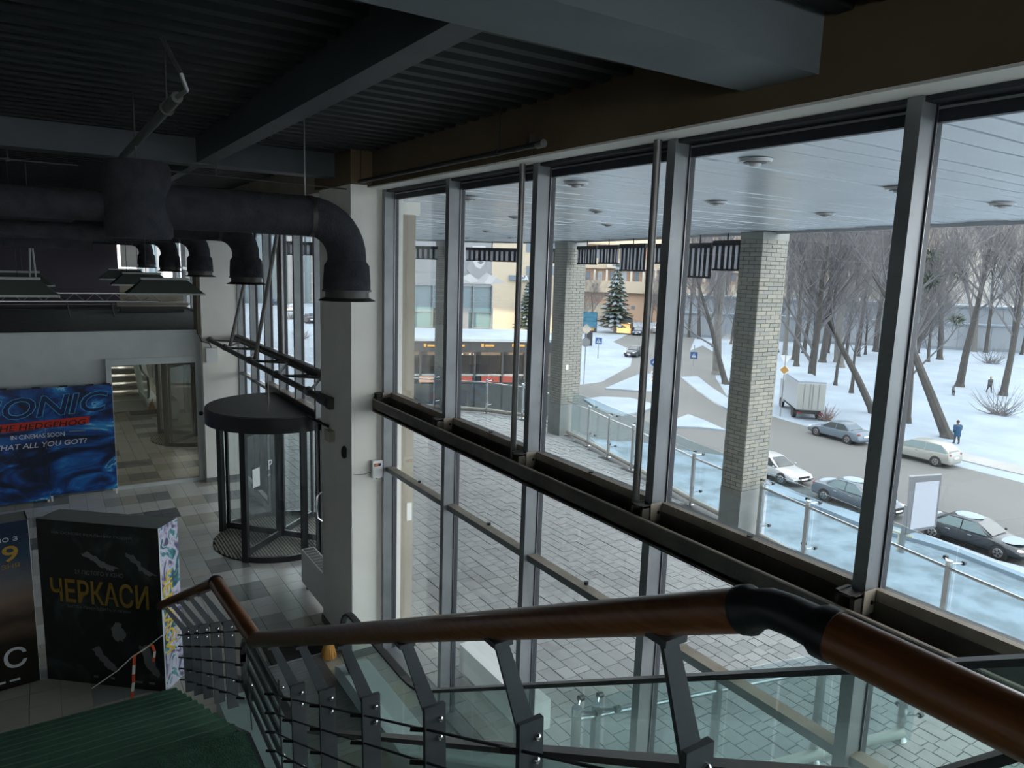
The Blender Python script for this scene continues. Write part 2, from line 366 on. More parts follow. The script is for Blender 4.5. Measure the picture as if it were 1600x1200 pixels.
# floor slab and its tiles
fl = sroot('floor', 'tiled ground floor in light and grey square tiles')
MB().box((-9,-9,-.30),(4.0,30,-.02)).build('slab', 'grout', fl)
tile_me = {k: unit_mesh('tile_'+k, 'tile_'+k, .012) for k in ('light','grey','violet','tan')}
def tile_kind(i, j, x, y):
    random.seed(i*131+j*977)
    bi, bj = i//2, j//2
    h = (bi*7919+bj*104729) % 17
    if x > 1.4 and 9.9 < y < 13.5: return 'light' if h > 3 else ('grey' if h > 1 else 'light')
    if h in (0,): return 'violet'
    if h in (1,2,3): return 'grey'
    if h in (4,5,6) or y < 9.6: return 'tan'
    return 'light'
cands = []
for i in range(-34, 5):
    for j in range(-36, 100):
        x = 2.31-.15+.3*i+.0; y = 8.35-.15+.3*j
        if x > 3.95 or x < -8.9 or y > 17 or y < -8.9: continue
        vis = -2.2 < x and y > 5.4
        q = Vector((x,y,0))-CAM; d = q.length
        u_ = q.x*dx[0]+q.y*dy[0]+q.z*up[0]; w_ = q.x*dx[2]+q.y*dy[2]+q.z*up[2]; v_ = q.x*dx[1]+q.y*dy[1]+q.z*up[1]
        inv = w_ > .1 and -60 < 800+F*u_/w_ < 760 and 600+F*v_/w_ < 1230
        hid = (x < .9 and y < 8.3) or (-.6 < x < .9 and 9.6 < y < 12.5)
        cands.append((0 if (inv and vis and not hid) else 1, d, i, j, x, y))
cands.sort(); rest = {}
for n, (c, d, i, j, x, y) in enumerate(cands):
    k = tile_kind(i, j, x, y)
    if n < 300 and c == 0: inst(tile_me[k], 'floor_tile', fl, (x,y,-.01), sc=(.294,.294,.02))
    else: rest.setdefault(k, MB()).box((x-.147,y-.147,-.02),(x+.147,y+.147,0))
for k, mb in rest.items(): o = mb.build('floor_tile_field', 'tile_'+k, fl); o['kind'] = 'stuff'
# ceiling: corrugated deck, ribs run across the room
mb = MB(); y = -9.0; prof = []
while y < 17.3:
    prof += [(y,6.22),(y+.085,6.22),(y+.115,6.30),(y+.185,6.30)]; y += .215
vs = [(-9,p[0],p[1]) for p in prof]+[(3.6,p[0],p[1]) for p in prof]; n = len(prof)
mb.add(vs, [(i,i+1,i+1+n,i+n) for i in range(n-1)])
ce = struct(mb.build('ceiling', 'deck_metal', None, org=(0,0,0)), 'dark corrugated metal deck ceiling')
struct(MB().box((-9,-9,6.34),(3.9,30,6.6)).build('ceiling_slab', 'black_slab'), 'black slab over the corrugated ceiling')
# unseen storeys over the hall, sized so their shadow covers street and park
struct(MB().box((-30,-70,6.6),(4.3,90,21)).build('wall_sun_block', 'facade_grey'), 'unseen mass above the hall, added to shade the street from the low sun')
# walls out of view that close the hall
struct(MB().box((-9.2,-9,-.3),(-9,30,6.6)).build('wall_left', 'plaster_grey'))
W5 = sroot('added_window', 'glazing added behind the viewer to bring daylight into the hall', (-2.7,-9,0))  # unseen window front, added as a daylight source for the hall
for k in range(9): MB().box((-9+k*1.57-.04,-9.1,0),(-9+k*1.57+.04,-8.98,6.3)).build('mullion', 'frame', W5)
for z in (.06,3.3,6.25): MB().box((-9,-9.08,z-.06),(3.56,-9,z+.06)).build('transom', 'frame', W5)
for k in range(8):
    for z0, z1 in ((.12,3.24),(3.36,6.19)): MB().box((-8.96+k*1.57,-9.006,z0),(-9+k*1.57+1.53,-8.994,z1)).build('pane', 'pane', W5)
# bulkhead over the glass
wb = struct(MB().box((3.24,-9,5.84),(3.75,8.24,6.34)).build('wall_right', 'plaster_brown'), 'brown plaster bulkhead above the glass wall')
struct(MB().box((3.235,-9,5.825),(3.53,8.24,5.84)).build('trim_1', 'plaster_white', None), 'white soffit strip above the glass')
struct(MB().box((3.05,8.24,5.84),(3.9,17.2,6.34)).build('wall_right_far', 'plaster_tan'), 'tan plaster bulkhead above the entrance glazing')
# beams
def beam(a, b, mt, label): return tag(MB().box(a,b).build('ceiling_beam', mt), label, 'beam')
beam((-9,2.33,5.965),(3.24,2.79,6.34), 'beam_paint', 'wide pale painted beam crossing overhead into the brown bulkhead')
beam((1.47,2.79,5.97),(1.63,8.55,6.3), 'beam_steel', 'grey steel beam running away under the dark corrugated deck')
beam((-1.62,2.79,5.97),(-1.46,8.55,6.3), 'beam_steel', 'dark steel beam at the left edge of the corrugated deck')
o = MB().box((-9,8.55,5.965),(3.05,8.72,6.3)).box((-9,8.5,5.955),(3.05,8.78,5.97)).build('ceiling_beam','beam_steel'); tag(o, 'grey flanged steel beam crossing above the black ducts', 'beam')
beam((-1.5,8.72,5.99),(-1.4,17,6.3), 'beam_steel', 'thin steel beam over the hall behind the ducts, left')
beam((1.5,8.72,5.99),(1.6,17,6.3), 'beam_steel', 'thin steel beam over the hall behind the ducts, right')
# column between glass wall and entrance
cl = thing('column', 'tall square plaster column beside the revolving door', 'column', (3.25,8.7,0))
MB().box((3.04,8.17,0),(3.36,9.30,5.86)).build('shaft', 'plaster_white', cl)
MB().box((3.36,8.23,0),(3.72,9.2,5.84)).build('reveal', 'plaster_white', cl)
MB().box((2.985,8.02,5.86),(3.24,9.3,6.30)).build('head', 'plaster_brown', cl)
MB().box((3.02,8.15,0),(3.72,9.32,.10)).build('skirting', 'skirting', cl)
MB().box((3.032,8.168,.1),(3.045,8.19,1.75)).build('corner_guard', 'alu', cl)
# ---------------------------------------------------------------- big glass wall
W1 = sroot('window_1', 'tall curtain wall of glass with dark grey mullions', (GX,3,0))
YM = [8.12, 6.52, 5.0, 3.48, 1.94, .42, -1.1, -2.62, -4.14, -5.66, -7.18, -8.7]
for y in YM:
    m_ = MB().box((GX-.14,y-.036,.04),(GX-.015,y+.036,5.84)).build('mullion', 'frame', W1)
    MB().box((GX-.02,y-.045,.04),(GX+.035,y+.045,5.84)).build('gasket', 'frame_gasket', m_)
    MB().box((GX-.0145,y-.0465,.06),(GX-.0125,y-.038,5.82)).box((GX-.0145,y+.038,.06),(GX-.0125,y+.0465,5.82)).build('bead', 'alu', m_)
for a, b in zip(YM[:-1], YM[1:]):
    y1, y0 = a-.036, b+.036
    for z0, z1 in ((.06,2.43), (2.49,3.34), (3.42,5.78)):
        MB().box((GX-.006,y0-.005,z0),(GX+.006,y1+.005,z1)).build('pane', 'pane', W1)
    MB().box((GX-.10,y0,2.43),(GX-.008,y1,2.485)).build('transom', 'frame', W1)
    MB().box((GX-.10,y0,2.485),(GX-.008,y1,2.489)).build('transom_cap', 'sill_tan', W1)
    MB().cyl((GX-.02,(y0+y1)/2,2.489),.018,.025,8).build('stopper', 'black_plastic', W1)
    MB().cyl((GX-.03,(y0+y1)/2,3.40),.02,.03,8).build('stopper', 'black_plastic', W1)
    MB().box((GX-.12,y0,5.80),(GX-.01,y1,5.83)).box((GX-.012,y0,5.72),(GX+.03,y1,5.80)).build('head_frame', 'frame_gasket', W1)
    MB().box((GX-.016,y0,5.778),(GX-.0125,y1,5.79)).build('bead', 'alu', W1)
    MB().box((GX-.10,y0,.03),(GX+.03,y1,.06)).box((GX-.09,y0,0),(GX+.03,y1,.03)).build('bottom_rail', 'frame', W1)
    MB().box((GX-.05,y0,3.335),(GX+.04,y1,3.415)).build('sill', 'frame_dark', W1)
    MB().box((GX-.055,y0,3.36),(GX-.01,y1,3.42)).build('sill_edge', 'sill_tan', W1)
# horizontal channel beam in front of the glass
ch = thing('channel_beam', 'dark steel channel beam running across the glass wall', 'beam', (3.42,3,3.2))
MB().box((3.30,-9,3.21),(3.51,8.15,3.235)).build('web', 'channel', ch)
MB().box((3.30,-9,3.19),(3.315,8.15,3.345)).build('flange', 'channel', ch)
MB().box((3.495,-9,3.19),(3.51,8.15,3.36)).build('flange', 'channel', ch)
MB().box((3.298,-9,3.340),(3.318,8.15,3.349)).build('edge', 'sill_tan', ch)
MB().box((3.32,8.06,3.20),(3.5,8.18,3.37)).build('end_plate', 'channel', ch)
MB().box((3.40,3.55,3.236),(3.48,4.6,3.245)).build('cable_tray', 'carpet_dark', ch)
for y in YM[:10]:
    b_ = MB().box((3.33,y+.05,3.235),(3.44,y+.07,3.42)).box((3.33,y-.04,3.235),(3.44,y-.02,3.42)).box((3.33,y-.04,3.40),(3.44,y+.07,3.415)).build('bracket', 'channel', ch)
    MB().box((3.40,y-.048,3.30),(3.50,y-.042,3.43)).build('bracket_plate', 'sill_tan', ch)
    MB().sphere((3.47,y-.05,3.36),.012,6,4).build('bolt', 'black_plastic', ch)
for y, nm in ((3.57,'nearer of two slender steel poles standing on the channel beam'), (5.14,'farther of two slender steel poles standing on the channel beam'), (.50,'steel pole on the channel beam beside the right picture edge')):
    p = thing('steel_pole', nm, 'pole', (3.385,y,3.236))
    MB().cyl((3.385,y,3.25),.026,2.58,14).build('tube', 'pipe_steel', p, True)
    MB().cyl((3.385,y,3.236),.045,.05,14).build('foot', 'sill_tan', p)
# ---------------------------------------------------------------- entrance glazing past the column
EX = 3.74
W2 = sroot('window_2', 'entrance glazing with slim mullions beyond the column', (EX,13,0))
YE = [9.35, 10.35, 11.35, 12.45, 13.45, 14.45, 15.6, 16.75]
for y in YE:
    m_ = MB().box((EX-.13,y-.04,(2.5 if 11.5 < y < 13.9 else .03)),(EX-.015,y+.04,5.84)).build('mullion', 'frame', W2)
    MB().box((EX-.02,y-.045,2.5 if 11.5 < y < 13.9 else .03),(EX+.03,y+.045,5.84)).build('gasket', 'frame_gasket', m_)
for a, b in zip(YE[:-1], YE[1:]):
    low = 2.56 if (a > 11 and b < 14.6) else .06
    for z0, z1 in ((low,3.2),(3.26,5.80)) if low > 2 else ((.06,2.40),(2.46,3.2),(3.26,5.80)):
        if a == 10.35 and z0 < 1: continue
        MB().box((EX-.006,a+.04,z0),(EX+.006,b-.04,z1)).build('pane', 'pane', W2)
    for z in (2.43,3.23): MB().box((EX-.10,a+.04,z-.03),(EX-.005,b-.04,z+.03)).build('transom', 'frame', W2)
MB().box((EX-.12,11.35,2.47),(EX+.03,14.45,2.56)).build('door_head', 'frame_dark', W2)
MB().box((EX-.14,11.4,2.56),(EX-.02,14.4,2.585)).build('ledge', 'sill_tan', W2)
# glazed swing door between drum and column
D1 = sroot('door_1', 'narrow glazed swing door beside the revolving door', (3.6,10.85,0))
for y0, y1 in ((10.40,10.48),(11.24,11.32)): MB().box((EX-.09,y0,.02),(EX-.03,y1,2.38)).build('stile', 'frame_dark', D1)
MB().box((EX-.09,10.40,.02),(EX-.03,11.32,.16)).build('rail', 'frame_dark', D1); MB().box((EX-.09,10.40,2.28),(EX-.03,11.32,2.38)).build('rail', 'frame_dark', D1)
MB().box((EX-.065,10.48,.16),(EX-.055,11.24,2.28)).build('pane', 'pane', D1)
MB().tube([(EX-.09,11.2,.75),(EX-.16,11.2,.82),(EX-.18,11.2,1.0),(EX-.16,11.2,1.18),(EX-.09,11.2,1.25)],.016,8).build('handle', 'chrome', D1, True)
MB().box((EX-.12,10.5,2.30),(EX-.09,10.9,2.36)).build('door_closer', 'black_plastic', D1)
# ---------------------------------------------------------------- far end wall and mezzanine
WF = 17.0
we = sroot('wall_far', 'white end wall under the mezzanine', (0,WF,0))
MB().box((-9,WF-.005,2.82),(2.86,WF+.2,3.395)).build('wall_panel', 'plaster_grey', we)
MB().box((-9,WF,0),(-3.2,WF+.2,2.82)).build('wall_panel', 'plaster_grey', we)
MB().box((-3.2,WF+.05,2.3),(1.02,WF+.2,2.82)).build('wall_panel', 'plaster_grey', we)
MB().box((2.86,16.75,0),(3.62,WF+.2,5.9)).build('pier', 'plaster_white', we)
MB().box((2.84,16.7,0),(3.62,16.76,.09)).build('skirting', 'skirting', we)
MB().box((2.80,16.85,3.3),(2.95,WF+.3,5.9)).build('post', 'plaster_tan', we)
struct(MB().box((-3.2,WF+.1,0),(1.0,WF+.2,2.3)).build('wall_behind_board', 'plaster_grey'))
W3 = sroot('window_3', 'large smoked glass panel in a pale frame in the end wall', (1.95,WF,0))
for a, b in (((1.02,0),(1.12,2.82)), ((2.74,0),(2.86,2.82)), ((1.12,2.68),(2.74,2.82)), ((1.12,0),(2.74,.08))):
    MB().box((a[0],WF-.05,a[1]),(b[0],WF+.05,b[1])).build('frame', 'plaster_grey', W3)
MB().box((1.12,WF-.008,.08),(2.74,WF+.008,2.68)).build('pane', 'pane_smoke', W3)
MB().box((2.66,WF-.03,2.58),(2.72,WF-.005,2.68)).build('hinge', 'frame_dark', W3)
# room behind the smoked glass
struct(MB().box((-3,WF+6,0),(3.7,WF+6.15,3.2)).build('wall_store_back', 'plaster_tan'))
struct(MB().box((.2,WF+.2,0),(.3,WF+6,3.2)).build('wall_store_left', 'plaster_tan'))
mb = {k: MB() for k in ('light','grey','tan')}
for i in range(0,12):
    for j in range(0,20):
        k = ('grey' if (i//2+j//2*3) % 5 == 0 else 'tan' if (i//2+j//2) % 3 else 'light')
        mb[k].box((.3+i*.3,WF+.2+j*.3,-.02),(.594+i*.3,WF+.494+j*.3,0))
for k, q in mb.items(): q.build('store_floor_tile_field', 'tile_'+k, fl)['kind'] = 'stuff'
# mezzanine
mz = sroot('floor_mezzanine', 'dark carpeted mezzanine floor above the end wall', (0,WF,3.2))
MB().box((-9,WF+.01,3.16),(3.7,29,3.39)).build('slab', 'plaster_grey', mz)
MB().box((-9,WF+.06,3.39),(3.7,29,3.40)).build('carpet', 'carpet_dark', mz)
struct(MB().box((-9,24.5,3.4),(1.95,24.7,6.4)).build('wall_mezzanine_back', 'wall_mauve'), 'mauve grey wall at the back of the mezzanine')
struct(MB().box((1.95,23.5,4.6),(2.75,23.6,6.0)).build('wall_mezzanine_panel', 'plaster_white'), 'white wall panel beside the mezzanine windows')
struct(MB().box((1.95,24.5,3.4),(3.75,24.7,4.3)).build('wall_mezzanine_low', 'plaster_tan'))
struct(MB().box((-9,WF+.1,6.28),(3.9,30,6.34)).build('ceiling_mezzanine', 'black_slab'))
W4 = sroot('window_4', 'mezzanine side windows along the facade', (EX,22,3.4))
for y in (17.2,18.6,20.0,21.4,22.8,24.2,26):
    MB().box((EX-.12,y-.05,.0),(EX,y+.05,5.9)).build('mullion', 'frame', W4)
for z in (3.42,4.6,5.85): MB().box((EX-.1,17.2,z-.04),(EX,29,z+.04)).build('transom', 'frame', W4)
MB().box((EX-.006,17.2,.05),(EX+.006,29,5.85)).build('pane', 'pane', W4)
rl = thing('mezzanine_railing', 'low dark railing standing on the mezzanine carpet', 'railing', (0,20.5,3.4))
for x in (-2.5,-.9,.55,1.5): MB().tube([(x,20.7,3.4),(x-.05,20.7,3.8)],.018,6).build('post', 'frame_dark', rl)
MB().tube([(-9,20.7,3.72),(3.4,20.7,3.72)],.014,6).build('rail', 'pipe_steel', rl); MB().tube([(-9,20.72,3.60),(3.4,20.72,3.60)],.01,6).build('rail', 'frame_dark', rl)
ct = thing('counter', 'long pale counter on the mezzanine below the windows', 'counter', (2.6,22.6,3.4))
MB().box((1.7,22.4,3.55),(3.5,22.9,3.66)).build('top', 'plaster_tan', ct); MB().box((1.8,22.5,3.4),(3.4,22.85,3.55)).build('base', 'frame_dark', ct)
tr = thing('lighting_truss', 'aluminium box truss hanging over the mezzanine edge', 'truss', (-2,18.4,4.15))
TZ0, TZ1 = ony(100,471,18.4).z, ony(100,458,18.4).z
for z in (TZ0,TZ1):
    for y in (18.4,18.6): MB().tube([(-8.9,y,z),(2.25,y,z)],.016,6).build('chord', 'alu', tr, True)
x = -8.9; k = 0
while x < 2.2:
    MB().tube([(x,18.4,TZ0 if k % 2 else TZ1),(x+.19,18.4,TZ1 if k % 2 else TZ0)],.008,5).build('lacing', 'alu', tr); x += .19; k += 1
# upper floor where the photographer stands
uf = sroot('floor_upper', 'upper floor at the head of the stairs', (-3,-4,3.2))
MB().box((-9,-9,3.1),(1.05,1.1,3.38)).build('slab', 'plaster_grey', uf); MB().box((-9,-9,3.38),(1.05,1.1,UF)).build('carpet', 'carpet_green', uf)
MB().box((1.05,-9,3.1),(3.3,-.6,3.38)).build('slab', 'plaster_grey', uf); MB().box((1.05,-9,3.38),(3.3,-.6,UF)).build('tiles', 'plate_metal', uf)
# ---------------------------------------------------------------- stairs
st = thing('staircase', 'straight staircase carpeted in worn green', 'stairs', (-.2,4.7,0))
SX0, SX1 = -1.6, 1.02
RISE = UF/22; TR = .3
step_me = unit_mesh('step', 'carpet_green', .06)
def steps(y_start, z_start, n, TR):
    for k in range(n):
        z = z_start+RISE*(k+1); y1 = y_start-TR*k
        inst(step_me, 'step', st, ((SX0+SX1)/2,y1-TR/2-.01,z-.05), sc=(SX1-SX0,TR+.03,.10))
        MB().box((SX0,y1-TR-.01,z-RISE-.1),(SX1,y1-.03,z-.1)).build('riser', 'stair_steel', st)
        MB().box((SX0+.01,y1-.004,z-.030),(SX1-.01,y1+.012,z-.002)).build('nosing', 'carpet_worn', st)
steps(8.32, 0, 10, .345)
LZ = RISE*11
MB().box((SX0,4.05,LZ-.2),(SX1,8.32-3.45,LZ)).build('landing', 'carpet_green', st)
steps(4.05, LZ, 10, .295)
MB().add([(SX1+.0,8.3,0),(SX1+.0,4.85,LZ-.02),(SX1+.0,4.05,LZ-.02),(SX1,1.1,UF-.03),(SX1,1.1,UF-.35),(SX1,4.15,LZ-.34),(SX1,4.7,LZ-.34),(SX1,7.6,0),
          (SX1+.03,8.3,0),(SX1+.03,4.85,LZ-.02),(SX1+.03,4.05,LZ-.02),(SX1+.03,1.1,UF-.03),(SX1+.03,1.1,UF-.35),(SX1+.03,4.15,LZ-.34),(SX1+.03,4.7,LZ-.34),(SX1+.03,7.6,0)],
         [(0,1,6,7),(1,2,5,6),(2,3,4,5),(15,14,9,8),(14,13,10,9),(13,12,11,10)]+[(i,(i+1)%8,(i+1)%8+8,i+8) for i in range(8)]).build('stringer', 'stair_steel', st)
# ---------------------------------------------------------------- stair railing
sr = thing('stair_railing', 'thick wooden handrail on bent dark steel balusters beside the green stairs', 'railing', (1,4.5,0))
E0 = onx(244,949,.925); C1 = onx(337,910,.93); C2 = onx(398,999,.985); J = onx(1212,950,1.03); E1 = Vector((1.03,-1.2,J.z))
RR = .041
def rail(p, q, nm='handrail', r=RR, mt='wood_rail'): return MB().tube([p,q], r, 20).build(nm, mt, sr, True)
rail(E0, C1, 'handrail', .046); rail(C1, C2, 'handrail', .05); d_ = (J-C2).normalized()
MB().tube([C2, C2+(J-C2)*.5, J-d_*.055],[.048,.043,.041],20).build('handrail', 'wood_rail', sr, True)
MB().tube([J+Vector((0,-.10,0)), E1],.041,20).build('handrail', 'wood_rail', sr, True)
MB().sphere(C1,.055,12,8).build('elbow', 'rubber', sr, True); MB().sphere(C2,.050,12,8).build('elbow', 'rubber', sr, True); MB().sphere(E0,.05,12,8).build('end_cap', 'rubber', sr, True)
MB().tube([J-d_*.075, J-d_*.055, J-d_*.04, J-d_*.01, J+Vector((0,-.03,0)), J+Vector((0,-.075,0)), J+Vector((0,-.09,0)), J+Vector((0,-.115,0))],[.044,.0455,.036,.035,.035,.036,.045,.044],16).build('joint', 'rubber', sr, True)
BX = 1.13
def taper(p, q, w0, w1, th):
    """flat bar in the x-z plane, width w0 at p and w1 at q"""
    p, q = Vector(p), Vector(q); t = Vector((0,th/2,0)); a, b = Vector((w0/2,0,0)), Vector((w1/2,0,0))
    P_ = [p-a-t, p+a-t, q+b-t, q-b-t, p-a+t, p+a+t, q+b+t, q-b+t]
    return MB().add(P_, [(3,2,1,0),(4,5,6,7),(0,1,5,4),(1,2,6,5),(2,3,7,6),(3,0,4,7)])
def baluster(top, zfoot, k=1.0):
    b0 = Vector((BX, top.y-.01, top.z-.35))
    b = taper(top-Vector((0,0,RR-.01)), b0-Vector((0,0,.03)), .040*k, .066*k, .012).build('baluster', 'baluster_paint', sr)
    taper(b0+Vector((-.005,-.010,.035)), Vector((BX+.012, b0.y-.01, zfoot)), .084*k, .088*k, .020).build('lower_plate', 'baluster_paint', b)
    for dz_ in (-.02,-.095,-.50):
        MB().sphere((BX+.014, b0.y-.024, b0.z+dz_), .0125, 8, 6).build('bolt', 'chrome', b, True)
    MB().box((top.x-.03,top.y-.03,top.z-RR-.012),(top.x+.03,top.y+.03,top.z-RR+.004)).build('saddle', 'baluster_paint', b)
    return b0
def along(p, q, y): return p+(q-p)*((y-p.y)/(q.y-p.y))
bl = []
for y in (8.25,7.66,7.07,6.48,5.89):
    t = along(E0, C1, min(y, E0.y-.05)); bl.append(baluster(t, max(t.z-1.10, .02)))
lowpts = bl[:]
b1 = baluster(C1+Vector((0,-.02,0)), LZ-.25, .08); lowpts.append(b1)
up_ = [baluster(C2+Vector((0,.02,0)), LZ-.25, .08)]
for y in (3.95,3.42,2.82,2.20,1.59,.97):
    t = along(C2, J, y); up_.append(baluster(t, t.z-1.06))
t = J+Vector((0,-.5,0)); up_.append(baluster(t, t.z-1.06))
for k in range(5):
    off = Vector((-.035,-.012,-.055-.135*k))
    MB().tube([p+off for p in lowpts],.0055,6).build('cable', 'frame_gasket', sr); MB().tube([p+off for p in up_],.0055,6).build('cable', 'frame_gasket', sr)
    for p in lowpts+up_:
        MB().tube([p+off+Vector((-.05,.035,.0)), p+off+Vector((.0,.0,.0))],.010,6).build('cable_clamp', 'black_plastic', sr)
    MB().bar(lowpts[-1]+off+Vector((.03,0,-.02)), up_[0]+off+Vector((.03,0,-.02)), .06, .012, (0,0,1)).build('landing_bar', 'baluster_paint', sr)
# ---------------------------------------------------------------- escalator
es = thing('escalator', 'glass sided escalator with black handrails rising along the glass wall', 'escalator', (2.2,4.5,0))
def epath(x, z_add=0.0, y_end=-.8):
    pts = []
    for a in range(-90, 91, 20): t = math.radians(a); pts.append(Vector((x, 7.50+.30*math.cos(t), .60+.35*math.sin(t)+z_add*0)))
    pts = pts[:]; pts += [Vector((x,7.0,.95)), Vector((x,6.05,.95)), Vector((x,5.9,.965)), Vector((x,5.72,1.005)), Vector((x,5.55,1.075))]
    yy = .75; pts += [Vector((x,yy,1.075+(5.55-yy)*.575)), Vector((x,.45,4.15)), Vector((x,.1,4.3)), Vector((x,-.3,4.36)), Vector((x,y_end,4.36))]
    return pts
for x in (1.64,2.78):
    P = epath(x)
    vs = []; fs = []
    for p in P:
        for s_ in (-1,1): vs.append(p+Vector((s_*.036,0,.014))); vs.append(p+Vector((s_*.03,0,-.018)))
    n = len(P)
    for i in range(n-1):
        a, b = i*4, i*4+4
        fs += [(a,a+2,b+2,b),(a+1,b+1,b+3,a+3),(a,b,b+1,a+1),(a+2,a+3,b+3,b+2)]
    MB().add(vs, fs).build('handrail', 'rubber', es)
    P2 = [p for p in P if p.z > .94 or p.y > 7.45]
    # glass balustrade under the handrail
    low = lambda y: .22 if y > 5.9 else min(.22+(5.9-y)*.575, 3.6)
    top = [p for p in P[9:]]
    ys = [7.72,7.6,7.4,7.0,6.05,5.9,5.72,5.55,4.7,3.9,3.0,2.1,1.2,.75,.45,.1,-.3,-.8]
    def ztop(y):
        if y >= 7.4: return .60+.33*math.sqrt(max(0, 1-((y-7.5)/.30)**2)) if y > 7.5 else .93
        for a, b in zip(P[9:-1], P[10:]):
            if b.y <= y <= a.y+1e-6: return lerp(a.z, b.z, (a.y-y)/max(1e-6, a.y-b.y))-.015
        return .935
    for a, b in zip(ys[:-1], ys[1:]):
        pass
    cuts = [(7.72,6.05),(6.05,4.7),(4.7,3.3),(3.3,1.9),(1.9,.45),(.45,-.8)]
    for ya, yb in cuts:
        k = 10; vs = []; fs = []
        for i in range(k+1):
            y = lerp(ya+(-.004 if ya < 7.7 else 0), yb+.004, i/k)
            for s_ in (-.005,.005): vs += [(x+s_,y,low(y)),(x+s_,y,ztop(y))]
        for i in range(k): a = i*4; b = a+4; fs += [(a,b,b+1,a+1),(a+2,a+3,b+3,b+2),(a+1,b+1,b+3,a+3)]
        MB().add(vs, fs).build('balustrade_pane', 'pane_green', es)
for x0, x1, nm in ((1.35,1.72,'outer_deck'),(2.70,3.07,'outer_deck')):
    prof = [(7.85,0),(7.85,.16),(7.7,.22),(5.9,.22),(.0,3.61),(-.8,3.61),(-.8,3.0),(.4,3.0),(5.6,0)]
    n = len(prof); vs = [(x0,*p) for p in prof]+[(x1,*p) for p in prof]
    fs = [(i,(i+1)%n,(i+1)%n+n,i+n) for i in range(n)]+[(0,8,5,4,3,2,1)[::1],tuple(k+n for k in (1,2,3,4,5,8,0))]
    fs = [f for f in fs]; fs[-2] = tuple(range(n-1,-1,-1)); fs[-1] = tuple(range(n,2*n))
    MB().add(vs, fs).build(nm, 'deck_teal', es)
MB().box((1.72,7.2,.02),(2.70,8.43,.03)).box((1.72,6.6,.021),(2.70,7.2,.028)).build('floor_plate', 'plate_metal', es)
MB().box((1.72,8.42,.02),(3.0,8.45,.034)).build('plate_edge', 'alu', es)
MB().box((1.72,6.42,.03),(2.70,6.62,.036)).build('comb', 'sign_yellow' if 0 else 'alu', es)
y = 6.42; z = .02
k = 0
while z < 3.3:
    y1 = y-.4; MB().box((1.73,y1,z-.16),(2.69,y,z)).build('escalator_step', 'mat_rib', es)
    y = y1; k += 1; z += .0 if k == 1 else (.08 if k == 2 else .23)
tag(MB().box((2.12,8.47,0.001),(3.0,9.05,.014)).build('floor_mat', 'mat_dark'), 'dark doormat in front of the escalator plate', 'mat')
br = thing('broom', 'orange straw broom leaning by the escalator newel', 'broom', (2.79,8.33,.02))
MB().tube([(2.79,8.33,.02),(2.79,8.335,.18),(2.80,8.34,.27)],[.095,.07,.025],12).build('bristles', 'broom', br, True)
rb = random.Random(5)
for k in range(26):
    a_ = 6.283*k/26; q_ = rb.uniform(.06,.105); MB().tube([(2.80+.015*math.cos(a_),8.34+.015*math.sin(a_),.27),(2.79+q_*.75*math.cos(a_),8.333+q_*.75*math.sin(a_),.14),(2.79+q_*1.1*math.cos(a_),8.33+q_*1.1*math.sin(a_),.021)],.006,4).build('straw', 'broom', br)
MB().tube([(2.80,8.34,.25),(2.81,8.35,.36)],.012,8).build('handle', 'frame_dark', br)
# ================================================================ interior things
# revolving door
RC = (3.39,12.71); RAD = 1.16
rd = thing('revolving_door', 'dark framed glass revolving door with a flat round canopy', 'door', (RC[0],RC[1],0))
MB().prism(arc(RC,RAD+.05,0,352.5,47), 2.20, 2.45).build('drum', 'door_dark', rd, True)
MB().prism(arc(RC,RAD+.03,0,352.5,47), 2.45, 2.465).build('drum_top', 'door_top', rd)
def ang(p): return math.degrees(math.atan2(p[1]-RC[1], p[0]-RC[0]))
A1, A2, A3 = ang((2.56,11.84)), ang((3.47,11.53)), ang((2.555,13.5))
def curved(a0, a1, z0, z1, r, th, name, mt, n=14):
    a = arc(RC,r,a0,a1,n); b = arc(RC,r-th,a1,a0,n)
    return MB().prism(a+b, z0, z1).build(name, mt, rd, True)
for a0, a1 in ((A1, A2), (A2, A2+38), (A3-55, A3), (20, 75)):
    curved(a0, a1, .10, 2.20, RAD, .012, 'curved_pane', 'pane')
    curved(a0, a1, .0, .10, RAD+.02, .05, 'base_rail', 'door_dark')
for a, wd in ((A1,.05),(A2,.05),(A3,.055),(A2+38,.04),(20,.05),(75,.05),(A3-55,.04)):
    p = (RC[0]+RAD*math.cos(math.radians(a)), RC[1]+RAD*math.sin(math.radians(a)))
    u = Vector((math.cos(math.radians(a)), math.sin(math.radians(a)), 0)); v = Vector((-u.y,u.x,0))
    MB().obox((p[0],p[1],1.1), u, v, (0,0,1), .04, wd, 1.1).build('post', 'door_dark', rd)
for a in (42,132,222,312):
    t = math.radians(a); u = Vector((math.cos(t),math.sin(t),0)); v = Vector((-u.y,u.x,0)); c = Vector((*RC,0))
    wg = MB().obox(c+u*.57+Vector((0,0,1.1)), u, v, (0,0,1), .52, .005, 1.0).build('wing_pane', 'pane', rd)
    for z in (.09,2.13): MB().obox(c+u*.57+Vector((0,0,z)), u, v, (0,0,1), .54, .02, .055).build('wing_rail', 'door_dark', wg)
    for s_ in (.06,1.09): MB().obox(c+u*s_+Vector((0,0,1.1)), u, v, (0,0,1), .025, .022, 1.07).build('wing_stile', 'door_dark', wg)
MB().cyl((*RC,.02),.035,2.18,12).build('shaft', 'door_dark', rd)
